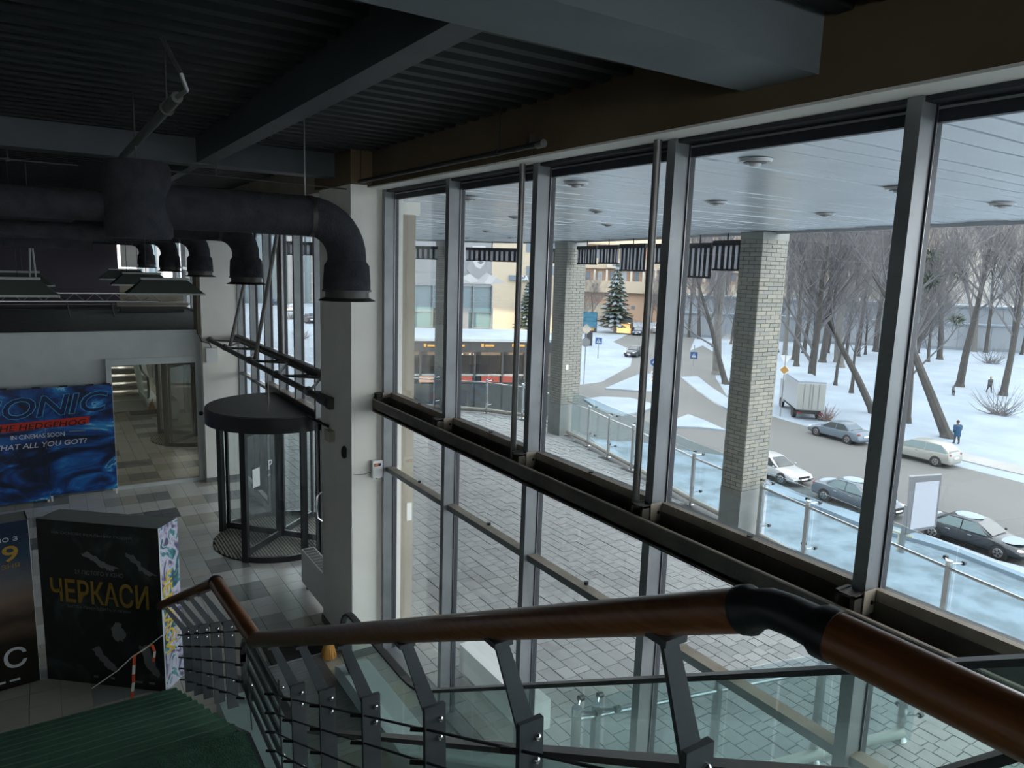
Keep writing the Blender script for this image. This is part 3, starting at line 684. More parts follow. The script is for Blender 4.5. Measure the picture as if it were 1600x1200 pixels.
# paper note and print on the near wing
t = math.radians(222); u = Vector((math.cos(t),math.sin(t),0)); v = Vector((-u.y,u.x,0)); c = Vector((*RC,0))
MB().obox(c+u*.72+v*.012+Vector((0,0,1.32)), u, v, (0,0,1), .10, .002, .16).build('paper_notice', 'paper', rd)
text('P', 'door_letter', 'print_white', rd, c+u*.36+v*.012+Vector((0,0,1.36)), -u, (0,0,1), .17, .002)
text('bay', 'door_letter', 'print_white', rd, c+u*.38+v*.012+Vector((0,0,1.24)), -u, (0,0,1), .05, .002)
MB().prism(arc(RC,RAD-.01,0,352.5,47), 0.001, .008).build('mat_base', 'mat_dark', rd)
for k in range(-22,23):
    xo = k*.051; hw = math.sqrt(max(0,(RAD-.03)**2-xo*xo))
    if hw > .1: MB().box((RC[0]+xo-.017,RC[1]-hw,.008),(RC[0]+xo+.017,RC[1]+hw,.016)).build('mat_slat', 'mat_rib', rd)
MB().sphere((2.17,13.05,2.33),.04,8,6).build('sensor', 'black_plastic', rd)
MB().tube([(3.05,12.1,2.465),(3.07,12.1,2.62),(3.06,12.1,3.1)],.008,6).build('suspension_cable', 'sill_tan', rd)
# convector
cv = thing('convector', 'small white convector heater by the column foot', 'heater', (3.2,9.9,0))
MB().box((3.10,9.42,.10),(3.30,10.5,.62)).build('casing', 'white_plastic', cv)
for k in range(9): MB().box((3.12,9.5+k*.11,.62),(3.28,9.58+k*.11,.626)).build('grille_slot', 'skirting', cv)
MB().box((3.14,9.5,0),(3.26,9.55,.1)).build('foot', 'skirting', cv); MB().box((3.14,10.35,0),(3.26,10.4,.1)).build('foot', 'skirting', cv)
# devices on the column
th = thing('thermostat', 'white wall thermostat box with an orange display', 'device', (3.35,8.14,2.36))
MB().box((3.285,8.10,2.36),(3.413,8.168,2.58)).build('case', 'white_plastic', th)
MB().box((3.30,8.096,2.51),(3.39,8.101,2.545)).build('display', 'black_plastic', th); MB().box((3.305,8.093,2.52),(3.355,8.097,2.538)).build('digits', 'led_orange', th)
MB().sphere((3.35,8.14,2.35),.012,6,4).build('knob', 'black_plastic', th)
MB().tube([(3.285,8.16,2.43),(3.20,8.164,2.41),(3.06,8.166,2.42)],.004,5).build('cable', 'skirting', th)
sg = thing('siren_box', 'small beige siren box on the dark side of the column', 'device', (3.0,8.85,2.7))
MB().box((2.96,8.76,2.70),(3.04,8.94,2.84)).build('case', 'beige_plastic', sg); MB().tube([(3.03,8.98,2.86),(2.90,9.2,2.92),(2.93,9.6,2.90)],.02,6).build('arm', 'frame_dark', sg)
cm = thing('wall_camera', 'black dome camera low on the column edge', 'camera', (3.02,8.4,2.58))
MB().sphere((3.02,8.38,2.66),.055,10,8,(.7,.7,1.5)).build('dome', 'black_plastic', cm, True); MB().box((3.03,8.34,2.60),(3.045,8.42,2.72)).build('plate', 'frame_dark', cm)
jb = thing('junction_box', 'white electrical box with a hazard mark near the end pier', 'device', (3.05,16.7,2.75))
MB().box((2.92,16.65,2.70),(3.16,16.745,3.02)).build('case', 'white_plastic', jb); MB().add([(2.99,16.655,2.90),(3.07,16.655,2.90),(3.03,16.655,2.82)],[(0,2,1)]).build('hazard_mark', 'sign_yellow', jb)
MB().tube([(3.04,16.70,3.02),(3.0,16.72,3.12),(2.85,16.75,3.16),(2.80,16.8,3.32)],.012,6).build('cable', 'frame_dark', jb)
# space truss above the entrance
sp = thing('entrance_truss', 'horizontal tubular truss above the revolving door', 'truss', (3.3,13,3.15))
ZT = 3.2
MB().tube([(2.99,16.74,ZT),(3.0,9.2,ZT)],.045,12).build('front_chord', 'pipe_dark', sp, True)
MB().tube([(3.0,9.2,ZT),(3.0,8.85,ZT)],.07,12).build('end_sleeve', 'pipe_dark', sp, True)
MB().box((2.97,8.78,ZT-.08),(3.05,8.92,ZT+.07)).build('end_bracket', 'channel', sp)
MB().tube([(3.52,16.74,ZT),(3.55,9.3,ZT)],.04,12).build('rear_chord', 'pipe_dark', sp, True)
MB().box((3.54,9.3,ZT+.02),(3.62,16.8,ZT+.09)).build('ledger', 'channel', sp)
nodes = [16.6,15.11,13.09,11.3,9.7]
for i, y in enumerate(nodes):
    MB().sphere((3.0,y,ZT+.01),.07,10,6,(1,1.3,1)).build('node', 'pipe_steel', sp, True); MB().sphere((3.54,y-.5,ZT+.01),.06,10,6,(1,1.4,1)).build('node', 'pipe_steel', sp, True)
    MB().tube([(3.0,y,ZT),(3.54,y-.5,ZT)],.022,8).build('diagonal', 'pipe_steel', sp, True)
    if i < 4: MB().tube([(3.54,y-.5,ZT),(3.0,nodes[i+1],ZT)],.022,8).build('diagonal', 'pipe_steel', sp, True)
    if i < 4: MB().tube([(3.0,nodes[i+1],ZT-.02),(3.6,nodes[i+1],ZT-.02)],.016,8).build('strut', 'pipe_dark', sp, True)
for nm, a, b in (('slanted hanger rod at the far end of the entrance truss', (3.1,15.11,ZT+.03), onx(376,468,3.3)), ('slanted hanger rod in the middle of the entrance truss', (3.1,13.09,ZT+.03), onx(432,370,3.3))):
    a = Vector(a); b = Vector(b); q = a+(b-a)*((5.8-a.z)/(b.z-a.z)); tag(MB().tube([a,q],.034,12).build('hanger_rod', 'pipe_steel', None, True), nm, 'rod')
tag(MB().tube([(3.66,13.36,ZT+.05),(3.66,13.36,5.84)],.032,12).build('hanger_rod', 'pipe_steel', None, True), 'upright rod standing on the rear chord of the entrance truss', 'rod')
# ---------------------------------------------------------------- ducts
DX = 2.38
def branch(y, label, first=False, x0=.85):
    d = thing('air_duct', label, 'duct', (DX,y,4.62), group='black ventilation outlets in a row')
    zc = 5.375; pts = [(x0,y,zc),(2.03,y,zc)]
    pts += [(2.03+.35*math.sin(math.radians(a)), y, zc-.35+.35*math.cos(math.radians(a))) for a in range(10,91,10)]
    pts += [(DX,y,4.98)]
    MB().tube(pts,[.175]*len(pts),24).build('pipe', 'duct_foam', d, True)
    MB().tube([(DX,y,5.0),(DX,y,4.95),(DX,y,4.80),(DX,y,4.73)],[.17,.205,.215,.215],24).build('collar', 'duct_foam', d, True)
    MB().tube([(DX,y,4.73),(DX,y,4.715)],[.225,.225],24).build('band', 'pipe_dark', d, True)
    MB().tube([(DX,y,4.715),(DX,y,4.66),(DX,y,4.635),(DX,y,4.63)],[.20,.20,.255,.26],28).build('flange', 'pipe_dark', d, True)
    MB().tube([(2.02,y,zc),(2.06,y,zc)],.18,24).build('clamp', 'pipe_dark', d, True)
    return d
for i, y in enumerate((6.5,10.42,13.86,17.41,21.5)):
    branch(y, ['nearest black insulated duct elbow with downward outlet by the column', 'second black duct outlet, hanging before the entrance windows', 'third black duct outlet from the front', 'fourth black duct outlet from the front', 'farthest of the black duct outlets'][i])
dm = thing('main_duct', 'thick black insulated main duct running away under the ceiling', 'duct', (.68,14,5.1))
MB().tube([(.68,6.55,5.37),(.68,24,5.37)],.20,24).build('pipe', 'duct_foam', dm, True)
MB().tube([(.68,6.5,5.115),(.68,6.5,5.14),(.68,6.5,5.66),(.68,6.5,5.70)],[.225,.245,.245,.225],28).build('plenum', 'duct_foam', dm, True)
MB().tube([(.5,6.55,5.35),(-8.8,6.55,5.35)],.115,20).build('side_pipe', 'duct_foam', dm, True)
MB().tube([(.5,7.1,5.16),(-8.8,7.1,5.16)],.07,16).build('side_pipe', 'duct_foam', dm, True)
MB().box((-4,9.2,5.02),(.5,10.2,5.3)).build('duct_box', 'duct_foam', dm)
MB().tube([(.68,6.5,5.70),(.68,6.5,6.22)],.006,6).build('hanger', 'pipe_dark', dm); MB().tube([(2.0,6.5,5.55),(2.0,6.5,6.22)],.006,6).build('hanger', 'pipe_steel', dm)
# pipes under the ceiling
def pipe(label, pts, r, rods=(), mt='pipe_dark'):
    o = thing('ceiling_pipe', label, 'pipe', pts[0]); MB().tube(pts, r, 12).build('pipe', mt, o, True)
    for x,y,z in rods: MB().tube([(x,y,z),(x,y,6.24)],.005,6).build('hanger', 'pipe_dark', o); MB().tube([(x,y-.012,z),(x,y+.012,z)],r*1.4,12).build('clip', 'pipe_dark', o)
    return o
pp = pipe('thin dark pipe running along the brown bulkhead to a capped end', [(3.1,4.46,5.875),(3.1,11,5.885)], .022, [(3.1,5.05,5.88),(3.1,8.0,5.88),(3.1,10.0,5.88)])
MB().tube([(3.1,4.44,5.875),(3.1,4.52,5.875)],.03,12).build('end_cap', 'pipe_steel', pp); MB().box((3.08,4.6,5.89),(3.13,4.63,5.96)).build('valve', 'pipe_dark', pp)
p2_ = pipe('short pale pipe with a bent end hung from the black deck', [onz(277,152,5.85),onz(190,247,5.85)], .03, [tuple(lerp(onz(277,152,5.85),onz(190,247,5.85),.12))], 'lamp_shade')
q0 = onz(277,152,5.85); MB().tube([q0, q0+Vector((.03,-.12,.02)), q0+Vector((.0,-.16,.09)), q0+Vector((-.03,-.05,.2)), q0+Vector((-.06,.02,.3))],.012,8).build('bend', 'pipe_steel', p2_, True)
pipe('thin pipe slung across behind the duct elbow', [(.9,8.2,5.83),(3.0,8.2,5.80)], .008, [(1.6,8.2,5.82)])
pipe('thin wire tray over the left ducts', [(-8,9.0,5.9),(.4,9.0,5.88)], .015, [(-.6,9.0,5.89),(-.2,9.0,5.88)])
# pendant trough lamps
def trough(x, y, label, L=1.05, z=4.42):
    o = thing('pendant_lamp', label, 'lamp', (x,y,z), group='trough pendant lamps over the hall')
    hw, hd, ht = L/2, .24, .20
    vs = [(x-hw,y-hd,z),(x+hw,y-hd,z),(x+hw,y+hd,z),(x-hw,y+hd,z),(x-hw+.22,y-.06,z+ht),(x+hw-.22,y-.06,z+ht),(x+hw-.22,y+.06,z+ht),(x-hw+.22,y+.06,z+ht)]
    MB().add(vs, [(0,1,5,4),(1,2,6,5),(2,3,7,6),(3,0,4,7),(4,5,6,7)]).build('shade', 'lamp_shade', o)
    MB().box((x-hw,y-hd-.005,z-.015),(x+hw,y-hd+.005,z+.012)).box((x-hw,y+hd-.005,z-.015),(x+hw,y+hd+.005,z+.012)).build('lip', 'lamp_lip', o)
    MB().box((x-hw+.2,y-.07,z+ht),(x+hw-.2,y+.07,z+ht+.03)).build('ballast', 'lamp_lip', o)
    for s_ in (-.25,.25): MB().tube([(x+s_,y,z+ht+.03),(x+s_*.9,y,6.29)],.005,5).build('hanger', 'pipe_dark', o)
for i, (x, y) in enumerate(((1.56,12.0),(1.6,15.3),(1.6,18.4))):
    trough(x, y, 'trough pendant lamp below the main duct, %s of the right row' % ('nearest','middle','farthest')[i])
for i, (x, y) in enumerate(((-.5,11.3),(-.5,14.6))):
    trough(x, y, 'trough pendant lamp at the left picture edge, %s of the pair' % ('nearer','farther')[i], 1.4)
o = thing('hanging_bracket', 'pale twin hanger rods in front of the left lamps', 'rod', (-.09,12,4.6))
MB().tube([(-.12,12,4.62),(-.08,12,5.35)],.012,6).build('rod', 'lamp_lip', o); MB().tube([(-.05,12,4.62),(-.08,12,5.35)],.012,6).build('rod', 'lamp_lip', o); MB().tube([(-.08,12,5.35),(-.08,12,6.29)],.008,6).build('rod', 'pipe_dark', o)
# ---------------------------------------------------------------- poster boxes
def frame_box(P, Q, depth, h, name, label, front, side, cat='poster stand'):
    P = Vector((*P,0)); Q = Vector((*Q,0)); u = (Q-P).normalized(); n = Vector((u.y,-u.x,0)); back = -n
    o = thing(name, label, cat, (P+Q)/2+back*depth/2)
    Lh = (Q-P).length; c = (P+Q)/2+back*depth/2
    MB().obox(c+Vector((0,0,h/2)), u, back, (0,0,1), Lh/2-.004, depth/2-.004, h/2-.004).build('box', 'box_grey', o)
    MB().obox((P+Q)/2+Vector((0,0,h/2)), u, n, (0,0,1), Lh/2, .004, h/2).build('front_print', front, o)
    MB().obox(Q+back*depth/2+Vector((0,0,h/2)), back, u, (0,0,1), depth/2, .004, h/2).build('side_print', side, o)
    MB().obox(Q+back*.005+Vector((0,0,h/2)), u, back, (0,0,1), .006, .008, h/2).build('edge_strip', 'print_white', o)
    return o, P, Q, u, n
pb, P, Q, u, n = frame_box((-.21,9.52),(.93,8.55), .36, 1.98, 'poster_box', 'black free-standing poster box with dim yellow Cyrillic title', 'art_dark', 'art_side')
Z = Vector((0,0,1)); back = -n
at = lambda a, z: P+(Q-P)*a+n*.006+Z*z
text('НА ОСНОВІ РЕАЛЬНИХ ПОДІЙ', 'lettering', 'print_grey', pb, at(.13,1.82), u, Z, .042, width=.98)
text('27 ЛЮТОГО У КІНО', 'lettering', 'print_grey', pb, at(.30,1.36), u, Z, .05, width=.60)
text('ЧЕРКАСИ', 'lettering', 'print_yellow_dim', pb, at(.085,1.0), u, Z, .29, width=1.22, bold=.016)
text('НЕЗЛАМНІ ОПИРАЮТЬСЯ У ХВИЛЯХ'[:0]+'БИТВА ПРИХОДИТЬ У КРИМ', 'lettering', 'print_grey', pb, at(.22,.93), u, Z, .04, width=.78)
for i, (a, z, wd) in enumerate(((.42,.10,.06),(.56,.10,.05),(.78,.09,.09),(.89,.09,.07))): MB().obox(at(a,z), u, Z, n, wd/2, .012, .002).build('logo_strip', 'print_grey', pb)
# pale shapes of the printed picture: aircraft, figure, boats
def shape(parent, pts, f, mt, name='print_shape'):
    rj = random.Random(int(pts[0][0]*1000)); full = []
    for (a0_, z0_), (a1_, z1_) in zip(pts, pts[1:]+pts[:1]):
        for t_ in range(6): full.append((lerp(a0_,a1_,t_/6)+rj.uniform(-.012,.012), lerp(z0_,z1_,t_/6)+rj.uniform(-.018,.018)))
    vs = [f(a, z) for a, z in full]; k = len(vs); c = sum(vs, Vector())/k
    MB().add(vs+[c], [(i,(i+1)%k,k) for i in range(k)]).build(name, mt, parent)
shape(pb, [(.37,1.60),(.42,1.63),(.50,1.56),(.56,1.50),(.66,1.46),(.60,1.43),(.52,1.47),(.44,1.54)], at, 'print_grey'); shape(pb, [(.72,1.66),(.78,1.64),(.90,1.48),(.97,1.42),(.91,1.41),(.82,1.50)], at, 'print_grey')
shape(pb, [(.60,.80),(.66,.80),(.69,.66),(.66,.58),(.60,.58),(.57,.68)], at, 'print_grey'); shape(pb, [(.40,.45),(.45,.48),(.60,.25),(.58,.16),(.50,.24)], at, 'print_grey'); shape(pb, [(.80,.55),(.88,.55),(.97,.20),(.94,.17),(.84,.30)], at, 'print_grey')
text('ЧЕРКАСИ', 'side_lettering', 'print_yellow', pb, Q+u*.006+back*.03+Z*1.42, -Z, back, .17, width=.98, bold=.016)
text('27 ЛЮТОГО', 'side_lettering', 'print_yellow', pb, Q+u*.006+back*.22+Z*1.0, -Z, back, .06, width=.5)
lb, P1, Q1, u1, n1 = frame_box((-1.55,9.40),(-.29,9.53), .36, 1.98, 'poster_box', 'free-standing poster box with a dusk road picture at the left edge', 'art_dusk', 'print_black')
at1 = lambda a, z: P1+(Q1-P1)*a+n1*.006+Z*z
text('У КІНО З', 'lettering', 'print_white', lb, at1(.60,1.76), u1, Z, .05, width=.40)
text('19', 'lettering', 'print_yellow_dim', lb, at1(.70,1.52), u1, Z, .19, width=.27, bold=.01)
text('БЕРЕЗНЯ', 'lettering', 'print_yellow_dim', lb, at1(.60,1.44), u1, Z, .055, width=.40)
text('С', 'lettering', 'print_white', lb, at1(.74,.24), u1, Z, .25, width=.22, bold=.01)
for a, wd, z, hh in ((.70,.10,.09,.012),(.81,.10,.09,.012),(.90,.0,.0,0)): 
    if wd: MB().obox(at1(a,z), u1, Z, n1, wd/2, hh, .002).build('logo_strip', 'print_white', lb)
# big wall poster
BY = 16.72
bd = thing('poster_board', 'wide blue lightning poster board before the end wall', 'poster', (-1,BY,0))
xs = [-3.0,-1.62,-.10,1.10]
for a, b in zip(xs[:-1], xs[1:]):
    MB().box((a+.004,BY,.12 if a > -.2 else .06),(b-.004,BY+.02,2.33)).build('panel', 'art_blue', bd)
for x in (-3.0,-1.62,-.13,-.07,1.08): MB().box((x-.02,BY+.02,0),(x+.02,BY+.06,2.30)).build('upright', 'plaster_white', bd)
for x in (-2.6,-2.0,-1.3,-.75,-.2,.25,.7,1.0): MB().box((x-.07,BY-.02,2.33),(x+.07,BY+.03,2.355)).build('clip', 'black_plastic', bd)
U = Vector((1,0,0)); bt = lambda x, z: Vector((x,BY-.004,z))
px = lambda x, y: ony(x, y, BY)
slope = .085
def tilt(parent, body, x0, y0, x1, y1, h, mt, **k):
    a = px(x0,y0); b = px(x1,y1); a.y = BY; b.y = BY; d = b-a
    return text(body, 'lettering', mt, parent, a, d, Vector((-d.z,0,d.x)), h, .006, width=d.length, **k)
tilt(bd, 'SONIC', -32, 662, 172, 641, .43, 'print_cyan', shear=.25, bold=.03)
for q in [tilt(bd, 'SONIC', -31, 661, 171, 640.5, .41, 'print_navy', shear=.25, bold=.008)]:
    for vv in q.data.vertices: vv.co.y -= .003
a0, a1 = px(-60,683), px(138,662); a2 = px(140,650); MB().add([(a0.x,BY-.005,a0.z),(a1.x,BY-.005,a1.z),(a2.x+.01,BY-.005,a2.z),(a0.x,BY-.005,a0.z+(a2.z-a1.z))],[(0,1,2,3)]).build('print_band', 'print_red', bd)
tilt(bd, 'THE HEDGEHOG', -12, 677, 135, 663, .12, 'print_black', shear=.2, bold=.01)
tilt(bd, 'IN CINEMAS SOON', 17, 688, 101, 681, .09, 'print_white', bold=.01)
tilt(bd, 'IS THAT ALL YOU GOT?', -24, 707, 136, 692, .105, 'print_white', shear=.2, bold=.01)
for x0, y0, x1, y1 in ((108,675,134,673),(146,672,154,671)): tilt(bd, '———', x0, y0, x1, y1, .02, 'print_grey')
# red and white barrier tape
tp = thing('barrier_tape', 'knotted red and white barrier tape hanging from the stair rail end', 'tape', (.6,8.42,.1))
pts = [(.20,8.5,.30),(.45,8.45,.46),(.60,8.42,.60),(.74,8.40,.68),(.90,8.36,.80)]
MB().tube(pts,.007,6).build('cord', 'tape_white', tp)
def strip(pts, w_):
    for i, (a, b) in enumerate(zip(pts[:-1], pts[1:])): MB().bar(a, b, w_, .003, (1,0,0)).build('tape_piece', 'tape_red' if i % 2 == 0 else 'tape_white', tp)
strip([(.62,8.42,.61),(.61,8.41,.50),(.60,8.40,.40),(.595,8.40,.30),(.58,8.40,.20),(.57,8.40,.10),(.57,8.41,.03)], .03)
strip([(.80,8.39,.70),(.82,8.38,.62),(.81,8.38,.55),(.80,8.38,.50)], .025); strip([(.62,8.42,.61),(.68,8.41,.64),(.74,8.40,.68),(.80,8.39,.70)], .02)
# ================================================================ terrace outside
ARC = [(4.6,-7.5),(6.6,-5.6),(8.2,-3.3),(9.1,-1.2),(9.6,.5),(9.95,2.5),(10.33,4.62),(10.6,5.9),(10.88,7.22),(11.10,8.35),(11.54,10.46),(11.89,11.8),(12.24,13.13),(12.49,14.34),(12.79,15.57),(13.05,16.7),(13.25,18.0),(13.15,19.5),(12.49,20.7),(11.17,22.0),(9.8,23.0),(8.3,23.8),(6.5,24.4),(4.0,24.8)]
def edge_x(y):
    for (x0,y0),(x1,y1) in zip(ARC[:-1], ARC[1:]):
        if y0 <= y <= y1: return lerp(x0,x1,(y-y0)/(y1-y0))
    return 0
def far_y(x):
    for (x0,y0),(x1,y1) in zip(ARC[:-1], ARC[1:]):
        if y0 >= 19 and x1 <= x <= x0: return lerp(y1,y0,(x-x1)/(x0-x1))
    return 19
te = sroot('floor_terrace', 'raised terrace paved with grey setts outside the glass', (8,8,0))
MB().prism([(3.6,-7.5)]+[(a+.25,b+(.25 if b > 19 else 0)) for a,b in ARC]+[(3.6,24.8)], -1.2, -.035).build('slab', 'paver_joint', te)
MB().prism([(4.2,-7.5)]+[(a-.9,b-(.9 if b > 19 else 0)) for a,b in ARC]+[(4.2,23.6)], G, -1.2).build('base_wall', 'concrete_wall', te)
pav_me = unit_mesh('paver', 'paver', .05)
cand = []; random.seed(3)
x = 3.68; row = 0
while x < 13.3:
    wr = random.choice((.16,.20,.20,.24)); y = -5.5+random.random()*.2
    while y < 24.5:
        L = random.choice((.12,.18,.24,.24,.30)); xc, yc = x+wr/2, y+L/2
        if 3.66 < xc < edge_x(yc)-.12 and (yc < 18.5 or yc < far_y(xc)-.15):
            q = Vector((xc,yc,0))-CAM; ww = q.x*dx[2]+q.y*dy[2]+q.z*up[2]; uu = 800+F*(q.x*dx[0]+q.y*dy[0]+q.z*up[0])/max(ww,.01); vv = 600+F*(q.x*dx[1]+q.y*dy[1]+q.z*up[1])/max(ww,.01)
            vis = ww > 0 and 600 < uu < 1340 and vv < 1110 and not (vv > 905+(1200-uu)*.06 and vv < 1000)
            cand.append((0 if vis else 1, q.length, xc, yc, wr, L, random.uniform(-.006,.004)))
        y += L
    x += wr; row += 1
cand.sort(); fld = MB()
for n, (c, d, xc, yc, wr, L, dz_) in enumerate(cand):
    if n < 300: inst(pav_me, 'paver', te, (xc,yc,-.02+dz_), sc=(wr-.012,L-.012,.04))
    else: fld.box((xc-wr/2+.006,yc-L/2+.006,-.04),(xc+wr/2-.006,yc+L/2-.006,dz_))
o = fld.build('paver_field', 'paver_field', te); o['kind'] = 'stuff'
# canopy: planks run out from the facade
cp = sroot('ceiling_canopy', 'glossy white planked canopy soffit over the terrace', (8,8,5.76))
ZS = 5.76
CARC = [(9.72,1.15)]+[q for q in ARC if q[1] > 1.2]  # canopy stops just out of view so more daylight reaches the hall
MB().prism([(4.3,1.15)]+[(a+.1,b+(.2 if b > 19 else 0)) for a,b in CARC]+[(4.3,24.9)], 6.05, 6.5).build('roof', 'canopy_edge', cp)
MB().prism([(3.62,1.15)]+CARC+[(3.62,24.6)], 5.83, 5.86).build('backing', 'soffit_gap', cp)
y = 1.17
while y < 24.3:
    yc = y+.10
    x1 = edge_x(yc) if yc < 19.5 else max((a for a,b in ((ax/40,far_y(ax/40)) for ax in range(150,530)) if b > yc+.1), default=4)
    random.seed(int(y*50)); sag = random.uniform(-.008,.008)
    if x1 > 3.8:
        k = 12; vs = []; fs = []
        for i in range(k+1):
            xx = lerp(3.62,x1,i/k); zz = ZS+sag+random.uniform(-.005,.005)
            vs += [(xx,y+.006,zz),(xx,y+.197,zz),(xx,y+.006,zz+.03),(xx,y+.197,zz+.03)]
        for i in range(k): a = i*4; b = a+4; fs += [(a,a+1,b+1,b),(a,b,b+2,a+2),(a+1,a+3,b+3,b+1)]
        MB().add(vs, fs).build('soffit_plank', 'soffit', cp, True)
    y += .203
fa = MB()
for (x0,y0),(x1,y1) in zip([(3.65,1.12)]+CARC[:-1], CARC): fa.obox(((x0+x1)/2+.03,(y0+y1)/2,5.80), (x1-x0,y1-y0,0), (y1-y0,x0-x1,0), (0,0,1), math.hypot(x1-x0,y1-y0)/2+.02, .03, .09)
fa.build('edge_trim', 'canopy_edge', cp)
dls = [(1180,250),(1120,316),(1290,334),(1405,294),(1567,319),(900,286),(933,329),(950,351),(733,309),(805,339),(760,361),(798,371),(690,365),(730,372)]
ORD = ('first','second','third','fourth','fifth','sixth','seventh','eighth','ninth','tenth','eleventh','twelfth','thirteenth','fourteenth','fifteenth','sixteenth','seventeenth','eighteenth','nineteenth','twentieth','twenty-first','twenty-second')
dls.sort(); dl0 = None
for i_, (x_, y_) in enumerate(dls):
    p = onz(x_, y_, ZS-.012)
    if dl0 is None:
        dl0 = thing('downlight', 'first recessed downlight from the left in the canopy soffit', 'light', p, group='downlights in the canopy soffit')
        MB().tube([p+Vector((0,0,-.016)), p+Vector((0,0,.004))],[.105,.115],20).build('ring', 'downlight_ring', dl0, True)
        MB().tube([p+Vector((0,0,-.020)), p+Vector((0,0,-.015))],[.075,.075],16).build('reflector', 'downlight_in', dl0, True)
        MB().sphere(p+Vector((0,0,-.024)),.045,10,6,(1,1,.5)).build('bulb', 'downlight_ring', dl0, True)
    else: c_ = copy_tree(dl0); c_.location = p; c_['label'] = '%s recessed downlight from the left in the canopy soffit' % ORD[i_]
# facade pilaster outside and bench
o = thing('facade_pilaster', 'beige pilaster outside the glass beside the column', 'column', (4.0,8.95,0))
MB().box((3.70,8.72,0),(4.12,9.20,5.6)).build('shaft', 'plaster_tan', o); MB().box((3.66,8.68,5.6),(4.16,9.24,5.76)).build('cap', 'plaster_white', o); MB().box((4.02,8.69,1.5),(4.09,8.73,1.75)).build('switch_box', 'white_plastic', o)
o = thing('terrace_bench', 'low white bench outside close to the glass', 'bench', (4.2,6.5,0))
MB().box((4.05,5.7,.06),(4.35,7.2,.40)).build('seat_block', 'white_plastic', o); MB().box((4.1,5.75,0),(4.3,7.15,.06)).build('plinth', 'skirting', o)
# brick pillars
brick_me = unit_mesh('brick', 'brick')
def pillar(x0, x1, y0, y1, label, full):
    p = thing('brick_pillar', label, 'pillar', ((x0+x1)/2,(y0+y1)/2,0))
    zt = 5.74; MB().box((x0+.012,y0+.012,0),(x1-.012,y1-.012,zt)).build('core', 'mortar', p)
    MB().box((x0-.004,y0-.004,0),(x1+.004,y1+.004,.95)).build('dado', 'dado', p)
    MB().box((x0-.01,y0-.01,5.60),(x1+.01,y1+.01,zt)).build('head', 'dado', p)
    fld = MB(); n = 0; ch_ = .075; z = .96; row = 0; cnt = 0
    faces = [('x',x0,x1,y0,-1),('y',y0,y1,x0,-1),('x',x0,x1,y1,1),('y',y0,y1,x1,1)]
    while z < 5.59:
        for fi, (ax, a, b, c, sg_) in enumerate(faces):
            t = a-(.13 if row % 2 else 0)
            while t < b-.01:
                s0, s1 = max(t,a), min(t+.26,b)
                if s1-s0 > .03:
                    random.seed(row*77+fi*13+int(t*100)); pr = random.uniform(0,.005)
                    if ax == 'x': lo, hi = (s0+.005,c-.004*(sg_ < 0)-pr*(sg_ < 0)-.0,z), (s1-.005,c+.03*(1 if sg_ < 0 else -1),z+ch_-.009)
                    else: lo, hi = (c-(.004+pr)*(1 if sg_ < 0 else -1),s0+.005,z), (c+.03*(1 if sg_ < 0 else -1),s1-.005,z+ch_-.009)
                    if ax == 'x' and sg_ > 0: lo = (s0+.005,c+.004+pr,z)
                    if full and fi < 2 and cnt < 300 and (fi == 0 or row % 2 == 0 or cnt < 250):
                        inst(brick_me, 'brick', p, ((lo[0]+hi[0])/2,(lo[1]+hi[1])/2,(lo[2]+hi[2])/2), sc=(abs(hi[0]-lo[0]),abs(hi[1]-lo[1]),abs(hi[2]-lo[2]))); cnt += 1
                    else: fld.box(lo, hi)
                t += .26
        z += ch_; row += 1
    o = fld.build('brick_field', 'brick_field', p); o['kind'] = 'stuff'
    return p
xr = ony(1233,362,8.58).x
pillar(10.80, xr, 8.58, 9.06, 'near square brick pillar at the terrace edge, dark left side', True)
pillar(12.80, 13.5, 16.95, 17.55, 'middle brick pillar on the terrace with a pale tag', False)
pillar(11.3, 11.8, 21.5, 22.3, 'farthest brick pillar, half hidden behind the left mullion', False)
tag(MB().box((12.93,16.935,2.0),(13.02,16.948,2.15)).build('paper_tag', 'paper'), 'small white paper tag on the middle brick pillar', 'tag')
